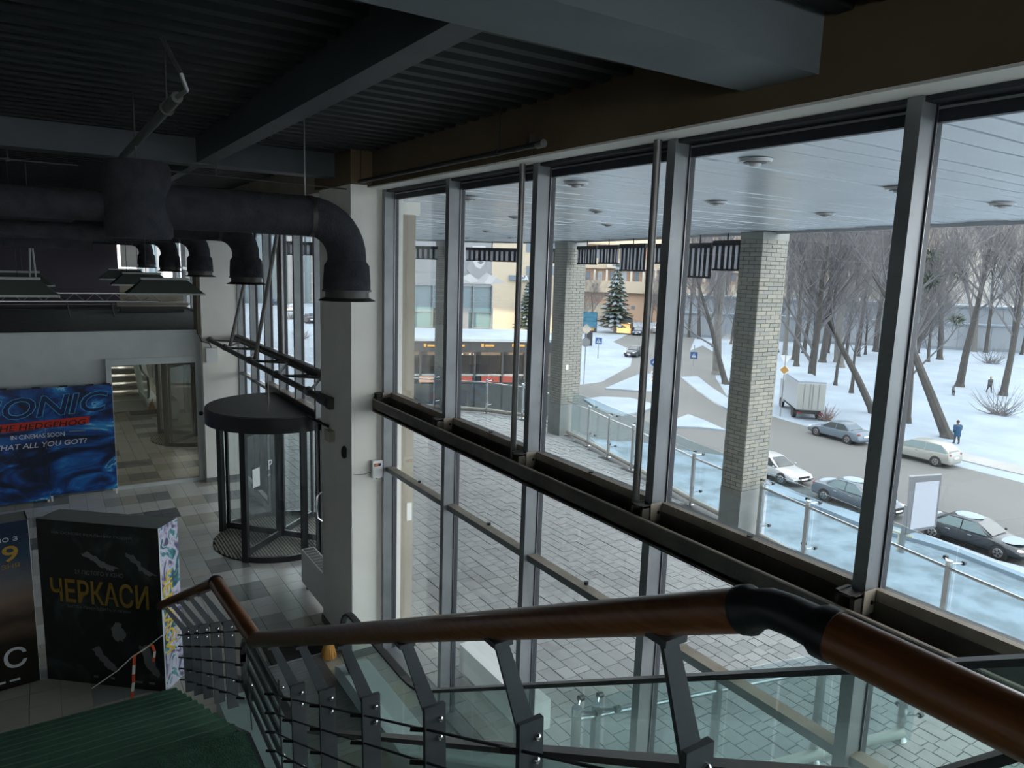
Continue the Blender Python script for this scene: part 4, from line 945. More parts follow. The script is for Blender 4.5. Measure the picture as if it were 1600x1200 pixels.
# glass railing with posts
def railing(pts, label, skip=(), spiders=True):
    r = thing('glass_railing', label, 'railing', (*pts[len(pts)//2],0))
    for i, (x_, y_) in enumerate(pts):
        if i in skip: continue
        ps = MB().box((x_-.025,y_-.035,.0),(x_+.025,y_+.035,1.10)).build('post', 'steel', r)
        MB().cyl((x_,y_,.0),.075,.02,14).build('base_flange', 'steel', ps); MB().cyl((x_,y_,1.10),.045,.07,12).build('post_head', 'chrome', ps, True)
        if spiders:
            for z in (1.12,.30):
                sp_ = MB()
                for s_ in (-.12,.12): sp_.tube([(x_,y_,z),(x_+.13,y_+s_,z+.03)],.012,6)
                for q, s_ in enumerate((-.12,.12)):
                    MB().tube([(x_,y_,z),(x_+.13,y_+s_,z+.03)],.012,6).build('spider_arm', 'chrome', ps); MB().tube([(x_+.115,y_+s_,z+.03),(x_+.165,y_+s_,z+.03)],.03,10).build('spider_disc', 'black_plastic', ps)
    for (x0,y0),(x1,y1) in zip(pts[:-1], pts[1:]):
        d = Vector((x1-x0,y1-y0,0)); L = d.length; m = Vector(((x0+x1)/2,(y0+y1)/2,0)); nn = Vector((d.y,-d.x,0)).normalized()
        MB().obox(m+nn*.14+Vector((0,0,.72)), d, nn, (0,0,1), L/2-.012, .006, .62).build('pane', 'pane_rail', r)
        MB().tube([(x0,y0,1.06),(x1,y1,1.06)],.024,10).build('handrail', 'steel', r, True)
        MB().tube([(x0+nn.x*.03,y0+nn.y*.03,.12),(x1+nn.x*.03,y1+nn.y*.03,.12)],.055,10).build('kerb_pipe', 'kerb_pipe', r, True)
    return r
railing(ARC[4:10], 'curved glass railing with steel posts right of the near brick pillar')
railing([(11.32,9.15)]+ARC[10:15]+[(13.0,16.85)], 'curved glass railing with steel posts between the two brick pillars', skip=(0,6))
railing([(13.3,17.6)]+ARC[16:21], 'far curved glass railing behind the middle brick pillar', skip=(0,))
railing([(3.75,4.53),(3.93,4.48),(5.2,4.20),(6.43,3.92),(7.6,3.66)], 'straight glass railing on the terrace running out from the facade')
# striped valance screens hanging along the terrace edge
def valance(px0, px1, y0, y1, label, rows):
    a, b = Vector((*y0,0)), Vector((*y1,0)); d = b-a; L = d.length; nn = Vector((d.y,-d.x,0)).normalized()
    zt, zb = rows; o = thing('striped_valance', label, 'awning', (a+b)/2+Vector((0,0,zb)), group='striped valances along the terrace edge')
    k = max(6, int(L/.085)); w_ = L/k
    for i in range(k):
        bulge = .012*math.sin(i*1.1)
        c = a+d*((i+.5)/k)+nn*bulge; MB().obox(c+Vector((0,0,(zt+zb)/2)), d, nn, (0,0,1), w_/2+.004, .004, (zt-zb)/2).build('stripe', 'stripe_dark' if i % 2 else 'stripe_light', o)
    MB().obox((a+b)/2+Vector((0,0,zb)), d, nn, (0,0,1), L/2, .015, .02).build('hem_bar', 'stripe_dark', o); MB().obox((a+b)/2+Vector((0,0,zt+.03)), d, nn, (0,0,1), L/2, .04, .05).build('head_box', 'stripe_dark', o)
    MB().tube([a+d*.5+Vector((0,0,zt+.05)), a+d*.5+Vector((0,0,5.76))],.015,6).build('hanger', 'stripe_dark', o)
    return o
# (start xy, end xy) along the arc, bottoms read from the photograph
def on_arc(px_, py_):
    best = None
    for (x0,y0),(x1,y1) in zip(ARC[:-1], ARC[1:]):
        P0 = Vector((x0,y0,0)); d = Vector((x1-x0,y1-y0,0)); n_ = Vector((d.y,-d.x,0)).normalized(); q = onplane(px_, py_, P0, n_); t = (q-P0).dot(d)/d.dot(d)
        if -.001 <= t <= 1.001 and (q-CAM).dot(ray(800,600)) > 0 and (best is None): best = q
    return best
VAL = [(1072,1110,386,432,'striped valance beside the near brick pillar, lowest hanging'), (1113,1156,382,421,'striped valance touching the near brick pillar'), (1022,1062,386,411,'striped valance behind the big window mullion'), (968,1008,386,422,'long hanging striped valance left of the steel pole'), (935,966,388,411,'striped valance second from the middle pillar'), (902,932,389,412,'striped valance right next to the middle pillar')]
for xa, xb, yt, yb, lab in VAL:
    A_ = on_arc(xa,yb); B_ = on_arc(xb,yb)
    if A_ and B_: zt = on_arc((xa+xb)/2,yt).z; valance(0,0,(A_.x,A_.y),(B_.x,B_.y),lab,(zt,min(A_.z,B_.z)))
for (p_, q_), lab in zip((((13.3,17.7),(13.2,19.3)), ((13.0,19.8),(11.9,21.3)), ((11.2,22.0),(9.9,22.9)), ((9.8,23.0),(8.4,23.75)), ((8.2,23.85),(6.6,24.35))), ('striped valance left of the middle pillar','striped valance over the fashion poster, right part','striped valance over the fashion poster, left part','striped valance at the left end of the big windows','striped valance seen through the entrance glazing')):
    valance(0,0,p_,q_,lab,(5.47,5.13))
# ================================================================ ground, road, snow
gr = struct(MB().prism([(-60,-80),(420,-80),(420,420),(-60,420)], G-.5, G).build('ground', 'snow', None, org=(0,0,0)), 'snow covered ground')
gp = lambda x, y, z=G: onz(x, y, z)
road = [gp(*p) for p in [(1200,751),(1130,722),(1000,690),(850,690),(620,700),(560,700),(560,640),(700,618),(880,605),(940,597),(985,572),(990,548),(958,534),(985,521),(1015,515),(1060,500),(1100,491.5),(1160,487),(1160,492),(1110,505),(1085,530),(1078,548),(1098,540),(1118,552),(1118,590),(1135,618),(1170,638),(1220,655),(1380,700),(1520,735),(1600,755)]]
road = [(34.2,-70),(34.0,12.2)]+[(p.x,p.y) for p in road]+[(50.5,-70)]
struct(MB().prism(road, G, G+.02).build('road', 'asphalt', None, org=(0,0,0)), 'grey asphalt road with a junction')
isl = [('snow island with a blue arrow sign at the junction', [(945,609),(975,596),(1000,586),(1030,586),(1032,612),(1000,613),(975,611)]),
       ('lens shaped snow island behind the terrace rail', [(912,626),(940,622),(985,624),(1015,632),(1024,637),(1005,645),(975,651),(950,646),(930,638)]),
       ('pointed snow island left of the near pillar', [(1045,662),(1075,650),(1100,659),(1135,675),(1090,670),(1050,669)]),
       ('long snow island curving beside the street trees', [(1064,591),(1090,590),(1110,606),(1140,626),(1140,643),(1115,630),(1090,612)])]
for lab, pts in isl:
    q = [gp(*p) for p in pts]; o = MB().prism([(p.x,p.y) for p in q], G+.02, G+.17).build('snow_island', 'snow'); tag(o, lab, 'snow')
struct(MB().prism([(26.5,-60),(34.2,-60),(34.0,12.2),(34.5,19.7),(35.9,26.2),(38,32),(33,40),(28,30)], G, G+.10).build('pavement', 'snow_dirty', None, org=(0,0,0)), 'snowy pavement along the near kerb')
struct(MB().prism([(13.5,-60),(26.4,-60),(27.8,30),(33,40),(20,40),(15,20)], G, G+.05).build('yard', 'snow_trodden', None, org=(0,0,0)), 'trodden snow below the terrace')
tag(MB().prism([(33.6,-30)]+[(33.6+.25*math.sin(k*1.3),-30+k*1.5) for k in range(0,38)]+[(34.6+.2*math.sin(k*2.1),-30+k*1.5) for k in range(37,-1,-1)], G+.05, G+.28).build('snow_bank', 'snow'), 'ploughed bank of snow along the parked cars', 'snow')
struct(MB().prism([(52.5,-60),(55.5,-60),(54.8,20),(55.5,33),(53.6,33),(52.6,22)], G, G+.06).build('path_far', 'path', None, org=(0,0,0)), 'trodden path beyond the street')
# ================================================================ vehicles
def wheel(x, y, r, parent):
    wv = MB().tube([(x,y-.1,r),(x,y-.085,r),(x,y+.085,r),(x,y+.1,r)],[r*.93,r,r,r*.93],18).build('wheel', 'tyre', parent, True, local=True)
    s_ = 1 if y > 0 else -1
    MB().tube([(x,y+s_*.085,r),(x,y+s_*.108,r)],[r*.68,r*.62],18).build('rim', 'rim', wv, local=True)
    for k in range(5):
        a = 2*math.pi*k/5; MB().obox((x+math.cos(a)*r*.36,y+s_*.112,r+math.sin(a)*r*.36),(math.cos(a+math.pi/2),0,math.sin(a+math.pi/2)),(math.cos(a),0,math.sin(a)),(0,1,0),r*.10,r*.16,.004).build('rim_gap', 'tyre', wv, local=True)
def car(label, pt, head, L=4.6, Wd=1.8, Hh=1.45, style='sedan', pnt='paint_white', glass_='car_glass', snow=None, name='car'):
    """local +x is the car's front; head = world heading angle in degrees"""
    o = thing(name, label, 'car', pt, math.radians(head))
    l = L/2; hw = Wd/2; b = .62*Hh
    if style == 'sedan': prof = [(-l,.50),(-l+.08,.80),(-l+.25,b+.08),(-l*.62,b+.10),(0,b),(l*.42,b),(l*.80,b-.14),(l-.10,b-.28),(l,.48)]; cab = (-l*.70,-l*.36,l*.10,l*.46)
    else: prof = [(-l,.50),(-l+.06,.85),(-l+.12,b+.06),(-l*.60,b+.06),(0,b),(l*.50,b-.02),(l*.84,b-.18),(l-.08,b-.32),(l,.48)]; cab = (-l*.96,-l*.66,l*.16,l*.60)
    vs = []; fs = []
    for i, (x, zt) in enumerate(prof):
        k = 1 if 1 < i < len(prof)-2 else (.94 if i in (1,len(prof)-2) else .84)
        w_ = hw*k; zb = .24 if 0 < i < len(prof)-1 else .34
        ring = [(w_*.80,zb),(w_*.97,zb+.10),(w_,(zb+zt)/2+.05),(w_*.95,zt-.07),(w_*.80,zt),(w_*.3,zt+.025)]
        vs += [(x,-y,z) for y,z in ring]+[(x,y,z) for y,z in reversed(ring)]
    m = 12; n = len(prof)
    for i in range(n-1):
        for k in range(m): fs.append((i*m+k, (i+1)*m+k, (i+1)*m+(k+1)%m, i*m+(k+1)%m))
    fs += [tuple(range(m)), tuple((n-1)*m+k for k in reversed(range(m)))]
    MB().add(vs, fs).build('body', pnt, o, True, local=True)
    # cabin
    zl, zr = b-.02, Hh; a0, a1, a2, a3 = cab; wl, wr = hw*.90, hw*.70
    st_ = [(a0,wl*.92,zl),(lerp(a0,a1,.55),lerp(wl,wr,.55),lerp(zl,zr,.62)),(a1,wr,zr-.05),(lerp(a1,a2,.5),wr*1.02,zr),(a2,wr,zr-.06),(lerp(a2,a3,.5),lerp(wr,wl,.5),lerp(zr,zl,.55)),(a3,wl*.92,zl)]
    vs = []; fs = []
    for x, w_, z in st_:
        wb_ = wl if a0 < x < a3 else w_
        vs += [(x,-wb_,zl-.02),(x,-w_,max(z-.05,zl)),(x,-w_*.8,z),(x,w_*.8,z),(x,w_,max(z-.05,zl)),(x,wb_,zl-.02)]
    for i in range(6):
        for k in range(5): fs.append((i*6+k,(i+1)*6+k,(i+1)*6+k+1,i*6+k+1))
    cb = MB().add(vs, fs).build('cabin', pnt, o, True, local=True)
    def quad(pts, nm, mt, off):
        P_ = [Vector(p) for p in pts]; nrm = (P_[1]-P_[0]).cross(P_[3]-P_[0]).normalized(); c_ = sum(P_, Vector())/4
        if nrm.dot(Vector(off)) < 0: nrm = -nrm
        A_ = [p+nrm*.022 for p in P_]; B_ = [p-nrm*.01 for p in P_]
        MB().add(A_+B_, [(0,1,2,3),(7,6,5,4),(0,4,5,1),(1,5,6,2),(2,6,7,3),(3,7,4,0)]).build(nm, mt, o, local=True)
    q = lambda a, b_, t: lerp(a, b_, t)
    quad([(q(a3,a2,.08),-wl*.80,q(zl,zr,.10)),(q(a3,a2,.08),wl*.80,q(zl,zr,.10)),(q(a3,a2,.93),wr*.80,zr-.12),(q(a3,a2,.93),-wr*.80,zr-.12)], 'windscreen', glass_ if glass_ != 'car_glass_pale' else 'car_glass', (1,0,.6))
    quad([(q(a0,a1,.10),-wl*.76,q(zl,zr,.12)),(q(a0,a1,.10),wl*.76,q(zl,zr,.12)),(q(a0,a1,.92),wr*.76,zr-.13),(q(a0,a1,.92),-wr*.76,zr-.13)], 'rear_window', 'car_glass', (-1,0,.6))
    for s_ in (-1,1):
        mid = (a1+a2)/2+.05; lo, hi = zl+.03, zr-.12; wlo, whi = wl*.985, wr*1.03
        quad([(mid+.03,s_*wlo,lo),(q(a2,a3,.80),s_*wlo,lo),(q(a2,a3,.06),s_*whi,hi),(mid+.03,s_*whi,hi)], 'side_window', glass_, (0,s_,.2))
        quad([(q(a1,a0,.72),s_*wlo,lo),(mid-.03,s_*wlo,lo),(mid-.03,s_*whi,hi),(q(a1,a0,.05),s_*whi,hi)], 'side_window', glass_, (0,s_,.2))
        MB().sphere((q(a2,a3,.72),s_*(hw+.07),b+.06),.10,8,6,(.6,.8,.7)).build('mirror', pnt, o, True, local=True)
        MB().sphere((l-.22,s_*hw*.70,b-.27),.17,8,6,(.9,1,.42)).build('headlamp', 'lamp_clear', o, True, local=True)
        MB().sphere((-l+.14,s_*hw*.74,b-.06),.16,8,6,(.7,1,.6)).build('tail_lamp', 'lamp_red', o, True, local=True)
        for x in (mid+.45,mid-.5): MB().box((x-.10,s_*(hw-.01),b-.14),(x+.10,s_*(hw+.025),b-.11)).build('door_handle', 'chrome', o, local=True)
    MB().box((l-.06,-.42,.50),(l+.012,.42,.62)).build('grille', 'tyre', o, local=True); MB().box((l-.03,-.55,.32),(l+.015,.55,.42)).build('air_intake', 'tyre', o, local=True)
    MB().box((l-.01,-.26,.42),(l+.03,.26,.51)).build('number_plate', 'plate_white', o, local=True); MB().box((-l-.03,-.26,.62),(-l+.02,.26,.72)).build('number_plate', 'plate_white', o, local=True)
    r = .33
    for x in (-l*.60,l*.60):
        for s_ in (-1,1): wheel(x, s_*(hw-.09), r, o); MB().tube([(x,s_*(hw-.30),r),(x,s_*(hw+.004),r)],r*1.16,18).build('wheel_arch', 'tyre', o, local=True)
    if snow:
        MB().sphere((q(a1,a2,.5),0,zr-.02),1,12,6,((a2-a1)*.55,wr*.85,.05)).build('snow_cap', 'snow', o, True, local=True)
        if snow > 1: MB().sphere((l*.68,0,b-.06),1,12,6,(l*.22,hw*.75,.06)).build('snow_cap', 'snow', o, True, local=True); MB().sphere((-l*.8,0,b+.08),1,12,6,(l*.14,hw*.75,.05)).build('snow_cap', 'snow', o, True, local=True)
    return o
def cg(x, y): p = onz(x, y, G+.02); return p
# far kerb: BMW-like saloon and white hatchback face +y; near kerb cars face -y
a = cg(1464.8,730); b = cg(1402.6,714.9); c = (a+b)/2; hd = math.degrees(math.atan2(b.y-a.y, b.x-a.x)); car('pearl white hatchback parked across the street below the leaning tree', c+Vector((.9,.2,0)), hd, 4.5, 1.8, 1.55, 'hatch', 'paint_pearl', 'car_glass_pale')
a = cg(1327.5,695); b = cg(1279.7,682); c = (a+b)/2; hd = math.degrees(math.atan2(b.y-a.y, b.x-a.x)); car('blue grey saloon parked across the street behind the truck', c+Vector((.9,.2,0)), hd, 4.7, 1.82, 1.45, 'sedan', 'paint_bluegrey')
b = cg(1222,758); car('white saloon with its nose toward us parked beside the near pillar', Vector((b.x+1.0,b.y+1.5,b.z)), -94, 4.75, 1.8, 1.44, 'sedan', 'paint_white')
b = cg(1286,783); car('slate grey saloon with silver wheels parked behind the thick mullion', Vector((b.x+.85,b.y-1.45,b.z)), -93, 4.7, 1.82, 1.46, 'sedan', 'paint_slate', 'car_glass_pale', 2)
b = cg(1457,843); a = cg(1560.6,877); c = (a+b)/2; hd = math.degrees(math.atan2(a.y-b.y, a.x-b.x)); car('black coupe with bright window trim parked right of the light box', c+Vector((1.0,.1,0)), hd, 4.8, 1.85, 1.42, 'sedan', 'paint_black', 'car_glass_pale', 2)
# further traffic
for lab, px_, py_, hd, pn, stl, kw in [
    ('dark car driving out of the junction behind the steel pole', 992,556,205,'paint_navy','sedan',{}),
    ('blue car waiting by the yellow tractor', 998,523,215,'paint_blue','hatch',{}),
    ('silver car far up the road under bare trees', 1112,497,240,'paint_silver','sedan',{'snow':2}),
    ('snow covered car parked before the dark pavilion, left', 660,640,20,'paint_silver','sedan',{'snow':2}),
    ('snow covered car parked before the dark pavilion, right', 742,636,12,'paint_bluegrey','hatch',{'snow':2}),
    ('white car parked left of the middle brick pillar', 850,628,160,'paint_white','sedan',{'snow':1}),
    ('dark car standing beside the pavilion corner', 838,585,150,'paint_navy','hatch',{'snow':1})]:
    car(lab, cg(px_,py_), hd, 4.6, 1.8, 1.5, stl, pn, **kw)
vn = car('white minibus waiting on the road by the mullion', cg(1030,520), 220, 5.6, 2.0, 2.35, 'hatch', 'paint_white', name='minibus')
# snowed-in cars seen through the entrance glazing
for i, (px_, py_, pn) in enumerate(((432,478,'paint_blue'),(462,487,'paint_silver'),(485,505,'paint_navy'),(440,560,'paint_white'),(468,566,'paint_silver'))):
    car(('blue car deep in snow seen through the entrance glazing','pale car under snow right of the blue one in the entrance glazing','dark car under snow lowest of three in the entrance glazing','white car below the wall seen through the entrance glazing','grey car beside the column seen through the entrance glazing')[i], onz(px_,py_,-4.2 if i < 3 else G), 30+i*25, 4.5, 1.8, 1.5, 'sedan', pn, snow=2)
# truck
b = cg(1242,656); a = cg(1275,658); back = (a-b).normalized(); fw = Vector((back.y,-back.x,0)); fw = fw if fw.y > 0 else -fw
tk = thing('box_truck', 'white box truck seen from behind across the street', 'truck', b, math.atan2(fw.y, fw.x))
Lr = 5.2; wt = 2.3
MB().box((0,-wt/2*1-1.15,.95),(Lr,wt/2-1.15,3.25)).build('cargo_box', 'paint_white', tk, local=True)
y0_, y1_ = -wt, 0
MB().box((-.02,y0_+.06,1.02),(.0,-wt/2-.03,3.15)).build('rear_door', 'paint_pearl', tk, local=True); MB().box((-.02,-wt/2+.03,1.02),(.0,-.06,3.15)).build('rear_door', 'paint_pearl', tk, local=True)
for y in (-wt+.55,-wt/2-.12,-wt/2+.12,-.55): MB().tube([(-.05,y,1.0),(-.05,y,3.18)],.03,6).build('lock_bar', 'sign_grey', tk, local=True)
MB().box((-.03,-wt-.02,.90),(.05,.02,1.0)).build('sill', 'sign_grey', tk, local=True); MB().box((.1,-wt+.3,.55),(Lr+1.8,-.3,.95)).build('chassis', 'tyre', tk, local=True)
MB().box((Lr+.15,-wt+.05,.6),(Lr+1.9,-.05,2.6)).build('cab', 'paint_white', tk, local=True)
for x in (1.3,Lr+1.0):
    for y in (-wt+.15,-.15): MB().tube([(x,y-.15,.45),(x,y+.15,.45)],.45,16).build('wheel', 'tyre', tk, local=True)
MB().box((-.04,-wt+.1,.62),(0,-wt+.4,.74)).build('tail_lamp', 'lamp_red', tk, local=True); MB().box((-.04,-.4,.62),(0,-.1,.74)).build('tail_lamp', 'lamp_red', tk, local=True)
MB().box((0,-wt,3.25),(Lr,0,3.38)).build('snow_cap', 'snow', tk, local=True)
# yellow tractor
p = cg(979,521); yt = thing('snow_tractor', 'small yellow snow tractor on the roadside', 'tractor', p, math.radians(215)); yt.scale = (1.15,)*3
MB().box((-1.2,-.8,.6),(1.4,.8,1.7)).build('body', 'paint_yellow', yt, local=True); MB().box((-1.0,-.7,1.7),(.3,.7,2.9)).build('cab', 'car_glass', yt, local=True); MB().box((-1.1,-.8,2.9),(.4,.8,3.1)).build('roof', 'paint_yellow', yt, local=True)
MB().box((1.7,-1.2,.2),(2.0,1.2,1.1)).build('plough', 'paint_yellow', yt, local=True); MB().box((1.3,-.2,.4),(1.75,.2,.7)).build('plough_arm', 'tyre', yt, local=True)
for x in (-.8,1.0):
    for y in (-.8,.8): MB().tube([(x,y-.2,.55),(x,y+.2,.55)],.55,14).build('wheel', 'tyre', yt, local=True)
# ================================================================ signs
def post_sign(px_, py_base, parts, label, H_, cat='sign', mt='sign_grey'):
    p = onz(px_, py_base, G); o = thing('road_sign', label, cat, p)
    MB().cyl(p,.05,H_,8).build('post', mt, o); return o, p
f_ = Vector((p.x,p.y,0)).normalized()
def face(p): v = Vector((-p.x,-p.y,0)).normalized(); return v, Vector((-v.y,v.x,0))
def disc(o, c, n, r, mt, nm='sign_face', k=20, rot=0, th=.03):
    u_ = Vector((-n.y,n.x,0)); pts = [c+u_*math.cos(2*math.pi*i/k+rot)*r+Vector((0,0,1))*math.sin(2*math.pi*i/k+rot)*r for i in range(k)]
    MB().add([q+n*th for q in pts]+[q-n*.01 for q in pts], [tuple(range(k)),tuple(range(2*k-1,k-1,-1))]+[(i,i+k,(i+1)%k+k,(i+1)%k) for i in range(k)]).build(nm, mt, o)
o, p = post_sign(1019,611,0,'round blue arrow sign over red chevrons on the snow island', 3.0); n, u = face(p)
disc(o, p+Vector((0,0,3.0)), n, .38, 'sign_blue'); MB().add([p+Vector((0,0,2.9))+n*.05+u*s_*w_+Vector((0,0,z)) for s_,w_,z in ((1,.0,.30),(1,.2,.02),(-1,.2,.02))],[(0,1,2)]).build('arrow', 'sign_white', o)
for k in range(3): MB().obox(p+Vector((0,0,1.9-k*.38)), u, n, (0,0,1), .26, .02, .17).build('chevron_plate', 'sign_white', o); MB().obox(p+Vector((0,0,1.9-k*.38))+n*.025, (u+Vector((0,0,.7))), n, (0,0,1), .15, .01, .06).build('chevron', 'sign_red', o)
for i, (px_, pb_, pt_, lab) in enumerate(((934,560,533,'blue crossing sign on the snow left of the dark car'),(1083,572,555,'blue crossing sign on the snow bank right of the mullion'))):
    o, p = post_sign(px_, pb_, 0, lab, 2.8); n, u = face(p); hz_ = (pb_-pt_)/(pb_-424)*12.3
    sz = .45; MB().obox(p+Vector((0,0,hz_)), u, n, (0,0,1), sz, .03, sz).build('sign_face', 'sign_blue', o)
    c = p+Vector((0,0,hz_))+n*.04; MB().add([c+u*a_+Vector((0,0,z)) for a_,z in ((0,.3),(.3,-.25),(-.3,-.25))],[(0,1,2)]).build('triangle', 'sign_white', o); MB().obox(c+n*.01, u, n, (0,0,1), .05, .005, .13).build('walker', 'fascia_black', o)
o, p = post_sign(912,600,0,'grey backs of two road signs left of the junction', 6.0); n, u = face(p)
disc(o, p+Vector((0,0,5.9)), n, .60, 'sign_grey', k=4); disc(o, p+Vector((0,0,4.5)), n, .48, 'sign_grey')
o, p = post_sign(1219,650,0,'yellow priority diamond under a give way triangle above the truck', 5.8); n, u = face(p)
disc(o, p+Vector((0,0,4.1)), n, .50, 'sign_white', k=4); disc(o, p+Vector((0,0,4.1))+n*.02, n, .36, 'sign_orange', 'sign_centre', k=4); disc(o, p+Vector((0,0,5.1)), n, .55, 'sign_white', k=3, rot=-math.pi/2)
# blue billboard
p = onz(919,540,G); n, u = face(p); o = thing('billboard', 'blue advertising board by the spruce tree', 'billboard', p)
sc_ = (p-CAM).length/F; w2 = 12*sc_; zb_, zt_ = 540-519, 540-489
MB().obox(p+Vector((0,0,(zb_+zt_)/2*sc_)), u, n, (0,0,1), w2, .25, (zt_-zb_)/2*sc_).build('frame', 'fascia_black', o); MB().obox(p+Vector((0,0,(zb_+zt_)/2*sc_+.4))+n*.26, u, n, (0,0,1), w2*.92, .02, (zt_-zb_)/2*sc_*.84).build('print', 'billboard_blue', o)
MB().obox(p+Vector((0,0,(zb_+5)*sc_))+n*.3-u*-w2*.25, u, n, (0,0,1), w2*.4, .02, .25).build('print_band', 'sign_orange', o); MB().obox(p+Vector((0,0,zb_*sc_/2)), u, n, (0,0,1), w2*.5, .3, zb_*sc_/2).build('foot', 'fascia_black', o)
for k in range(3): MB().obox(p+Vector((0,0,(zb_+14+k*6)*sc_))+n*.3+u*((k % 2)-.5)*.4, u, n, (0,0,1), w2*.62, .02, .28).build('print_line', 'billboard_line', o)
# light box on the pavement
p = onz(1408,863,G+.1); lbx = thing('light_box', 'steel framed street light box with a blank pale face', 'sign', p)
A = onx(1420,750,p.x); 
n = Vector((-.80,-.60,0)).normalized(); u = Vector((-n.y,n.x,0)); u = u if ray(1500,800).dot(u)*0+ (Vector((u.x,u.y,0)).dot(wx(Vector((1,0,0))))) > 0 else -u
MB().cyl(p,.11,2.2,12).build('leg', 'sign_grey', lbx)
pc = lambda x, y: onplane(x, y, p, n)
def panel(q, nm, mt, off, th): P_ = [pc(*k)+n*off for k in q]; MB().add([k+n*th for k in P_]+[k-n*th for k in P_], [(0,1,2,3),(7,6,5,4),(0,4,5,1),(1,5,6,2),(2,6,7,3),(3,7,4,0)]).build(nm, mt, lbx)
panel([(1421,744),(1471,741),(1462,822),(1415,834)], 'cabinet', 'sign_grey', 0, .12); panel([(1430,753),(1467,750),(1459,820),(1421,826)], 'poster_face', 'lightbox_face', .13, .01)
o = thing('terrace_floodlight', 'small brass floodlight bracket beyond the terrace rail', 'lamp', onz(1402,862,G+.05))
q = onz(1402,862,G+.05); MB().tube([q, q+Vector((0,0,.9))],.06,8).build('post', 'beige_plastic', o); MB().tube([q+Vector((0,-.6,.9)), q+Vector((0,.7,.9))],.07,8).build('arm', 'beige_plastic', o); MB().box(q+Vector((-.15,.5,.8)),q+Vector((.15,.9,1.15))).build('lamp_head', 'sign_grey', o)
# ================================================================ trees
def tree_mesh(seed, Hh, r0, lean=(0,0), levels=4, first=.35, mt=('bark','twig'), spread=.66, nb=4, upright=.14, snow=False):
    rnd = random.Random(seed); tm = MB(); bm_ = MB(); sn = MB()
    def grow(p, d, L, r, lev):
        k = 4 if lev == 0 else (3 if lev < 3 else 2); pts = [p]; dd = d.copy()
        for i in range(k):
            dd = (dd+Vector((rnd.uniform(-1,1),rnd.uniform(-1,1),rnd.uniform(-.4,.8)))*(.10 if lev == 0 else .22)+Vector((0,0,upright*.25 if lev else 0))).normalized(); pts.append(pts[-1]+dd*L/k)
        rs = [r*(1-.70*i/k) for i in range(k+1)]
        (tm if lev == 0 else bm_).tube(pts, rs, 8 if lev == 0 else (5 if lev == 1 else 3), cap=False)
        if lev >= levels: return
        m = nb+5 if lev == 0 else nb
        for j in range(m):
            t = first+(1-first)*(j+rnd.random())/m if lev == 0 else .25+.75*(j+rnd.random())/m
            i = min(int(t*k),k-1); q = pts[i].lerp(pts[i+1], t*k-i); az = rnd.uniform(0,6.283)
            side = Vector((math.cos(az),math.sin(az),rnd.uniform(.0,.9))); nd = (dd*(1-spread)+side*spread+Vector((0,0,upright))).normalized()
            grow(q, nd, L*rnd.uniform(.42,.62), max(rs[i]*.45,.010), lev+1)
    grow(Vector(), Vector((lean[0],lean[1],1)).normalized(), Hh*.72, r0, 0)
    tm.tube([(0,0,-.2),(0,0,.0),(lean[0]*.5,lean[1]*.5,.5)],[r0*1.5,r0*1.35,r0*1.0],8)
    return tm, bm_
TM = {}
def tree(key, px_, py_, label, group=None, scale=1, rz=0, mist=(), z=G, name='bare_tree', bark='bark', twig='twig', **kw):
    p = onz(px_, py_, z); o = thing(name, label, 'tree', p, rz, group)
    if key not in TM:
        tm, bm_ = tree_mesh(**kw); a = tm.build('trunk', bark, o, True, local=True); b = bm_.build('branches', twig, o, local=True); TM[key] = (a.data, b.data)
    else:
        for nm, d in zip(('trunk','branches'), TM[key]): q = bpy.data.objects.new(nm, d); COL.objects.link(q); q.parent = o
    o.scale = (scale,)*3
    for mx, my, r in mist:
        c = onplane(mx, my, p, Vector((p.x,p.y,0)).normalized())-p; c = Matrix.Rotation(-rz,3,'Z') @ c/scale; q = MB(); rn = random.Random(int(mx))
        for k in range(160):
            d = Vector((rn.gauss(0,1),rn.gauss(0,1),rn.gauss(0,1))).normalized(); e = d.orthogonal().normalized()*.05; s_ = c+d*r*.25; t_ = c+d*r*rn.uniform(.8,1.1); q.add([s_+e,s_-e,t_],[(0,1,2)])
        q.build('mistletoe', 'mistletoe', o, local=True)
    return o
def leanto(px0, py0, px1, py1):
    a = onz(px0,py0,G); n_ = Vector((a.x,a.y,0)).normalized(); b = onplane(px1,py1,a,n_); d = b-a; return (d.x/d.z, d.y/d.z)
tree('A', 1480,684,'thick bare tree leaning left behind the white hatchback', seed=1,Hh=20,r0=.43,lean=leanto(1480,684,1425,500),levels=4,nb=7,first=.45, mist=((1455,438,1.2),(1452,400,1.1)))
tree('B', 1365,646,'bare tree leaning left above the blue grey saloon', seed=2,Hh=20,r0=.36,lean=leanto(1365,646,1318,530),levels=4,nb=7,first=.42)
tree('C', 1418,661,'slim straight bare tree close to the right mullion', seed=3,Hh=15,r0=.26,levels=4,nb=7,first=.3)
tree('D', 1499,604,'straight thick tree with mistletoe clumps between mullion and walker', seed=4,Hh=24,r0=.46,levels=4,nb=7,first=.42, mist=((1500,390,1.9),(1475,393,1.1),(1497,430,1.3),(1494,500,1.2)))
tree('E', 1567,618,'bare tree right of the dark clad walker', seed=5,Hh=20,r0=.40,levels=4,nb=7,first=.42,lean=(.0,-.10))
tree('F', 1264,640,'forked bare tree rising just behind the truck', seed=6,Hh=22,r0=.42,levels=4,nb=7,first=.22)
tree('G', 1285,566,'tall bare trunk beyond the truck, second of the row', seed=7,Hh=30,r0=.48,levels=4,nb=7,first=.40,upright=.6,spread=.35)
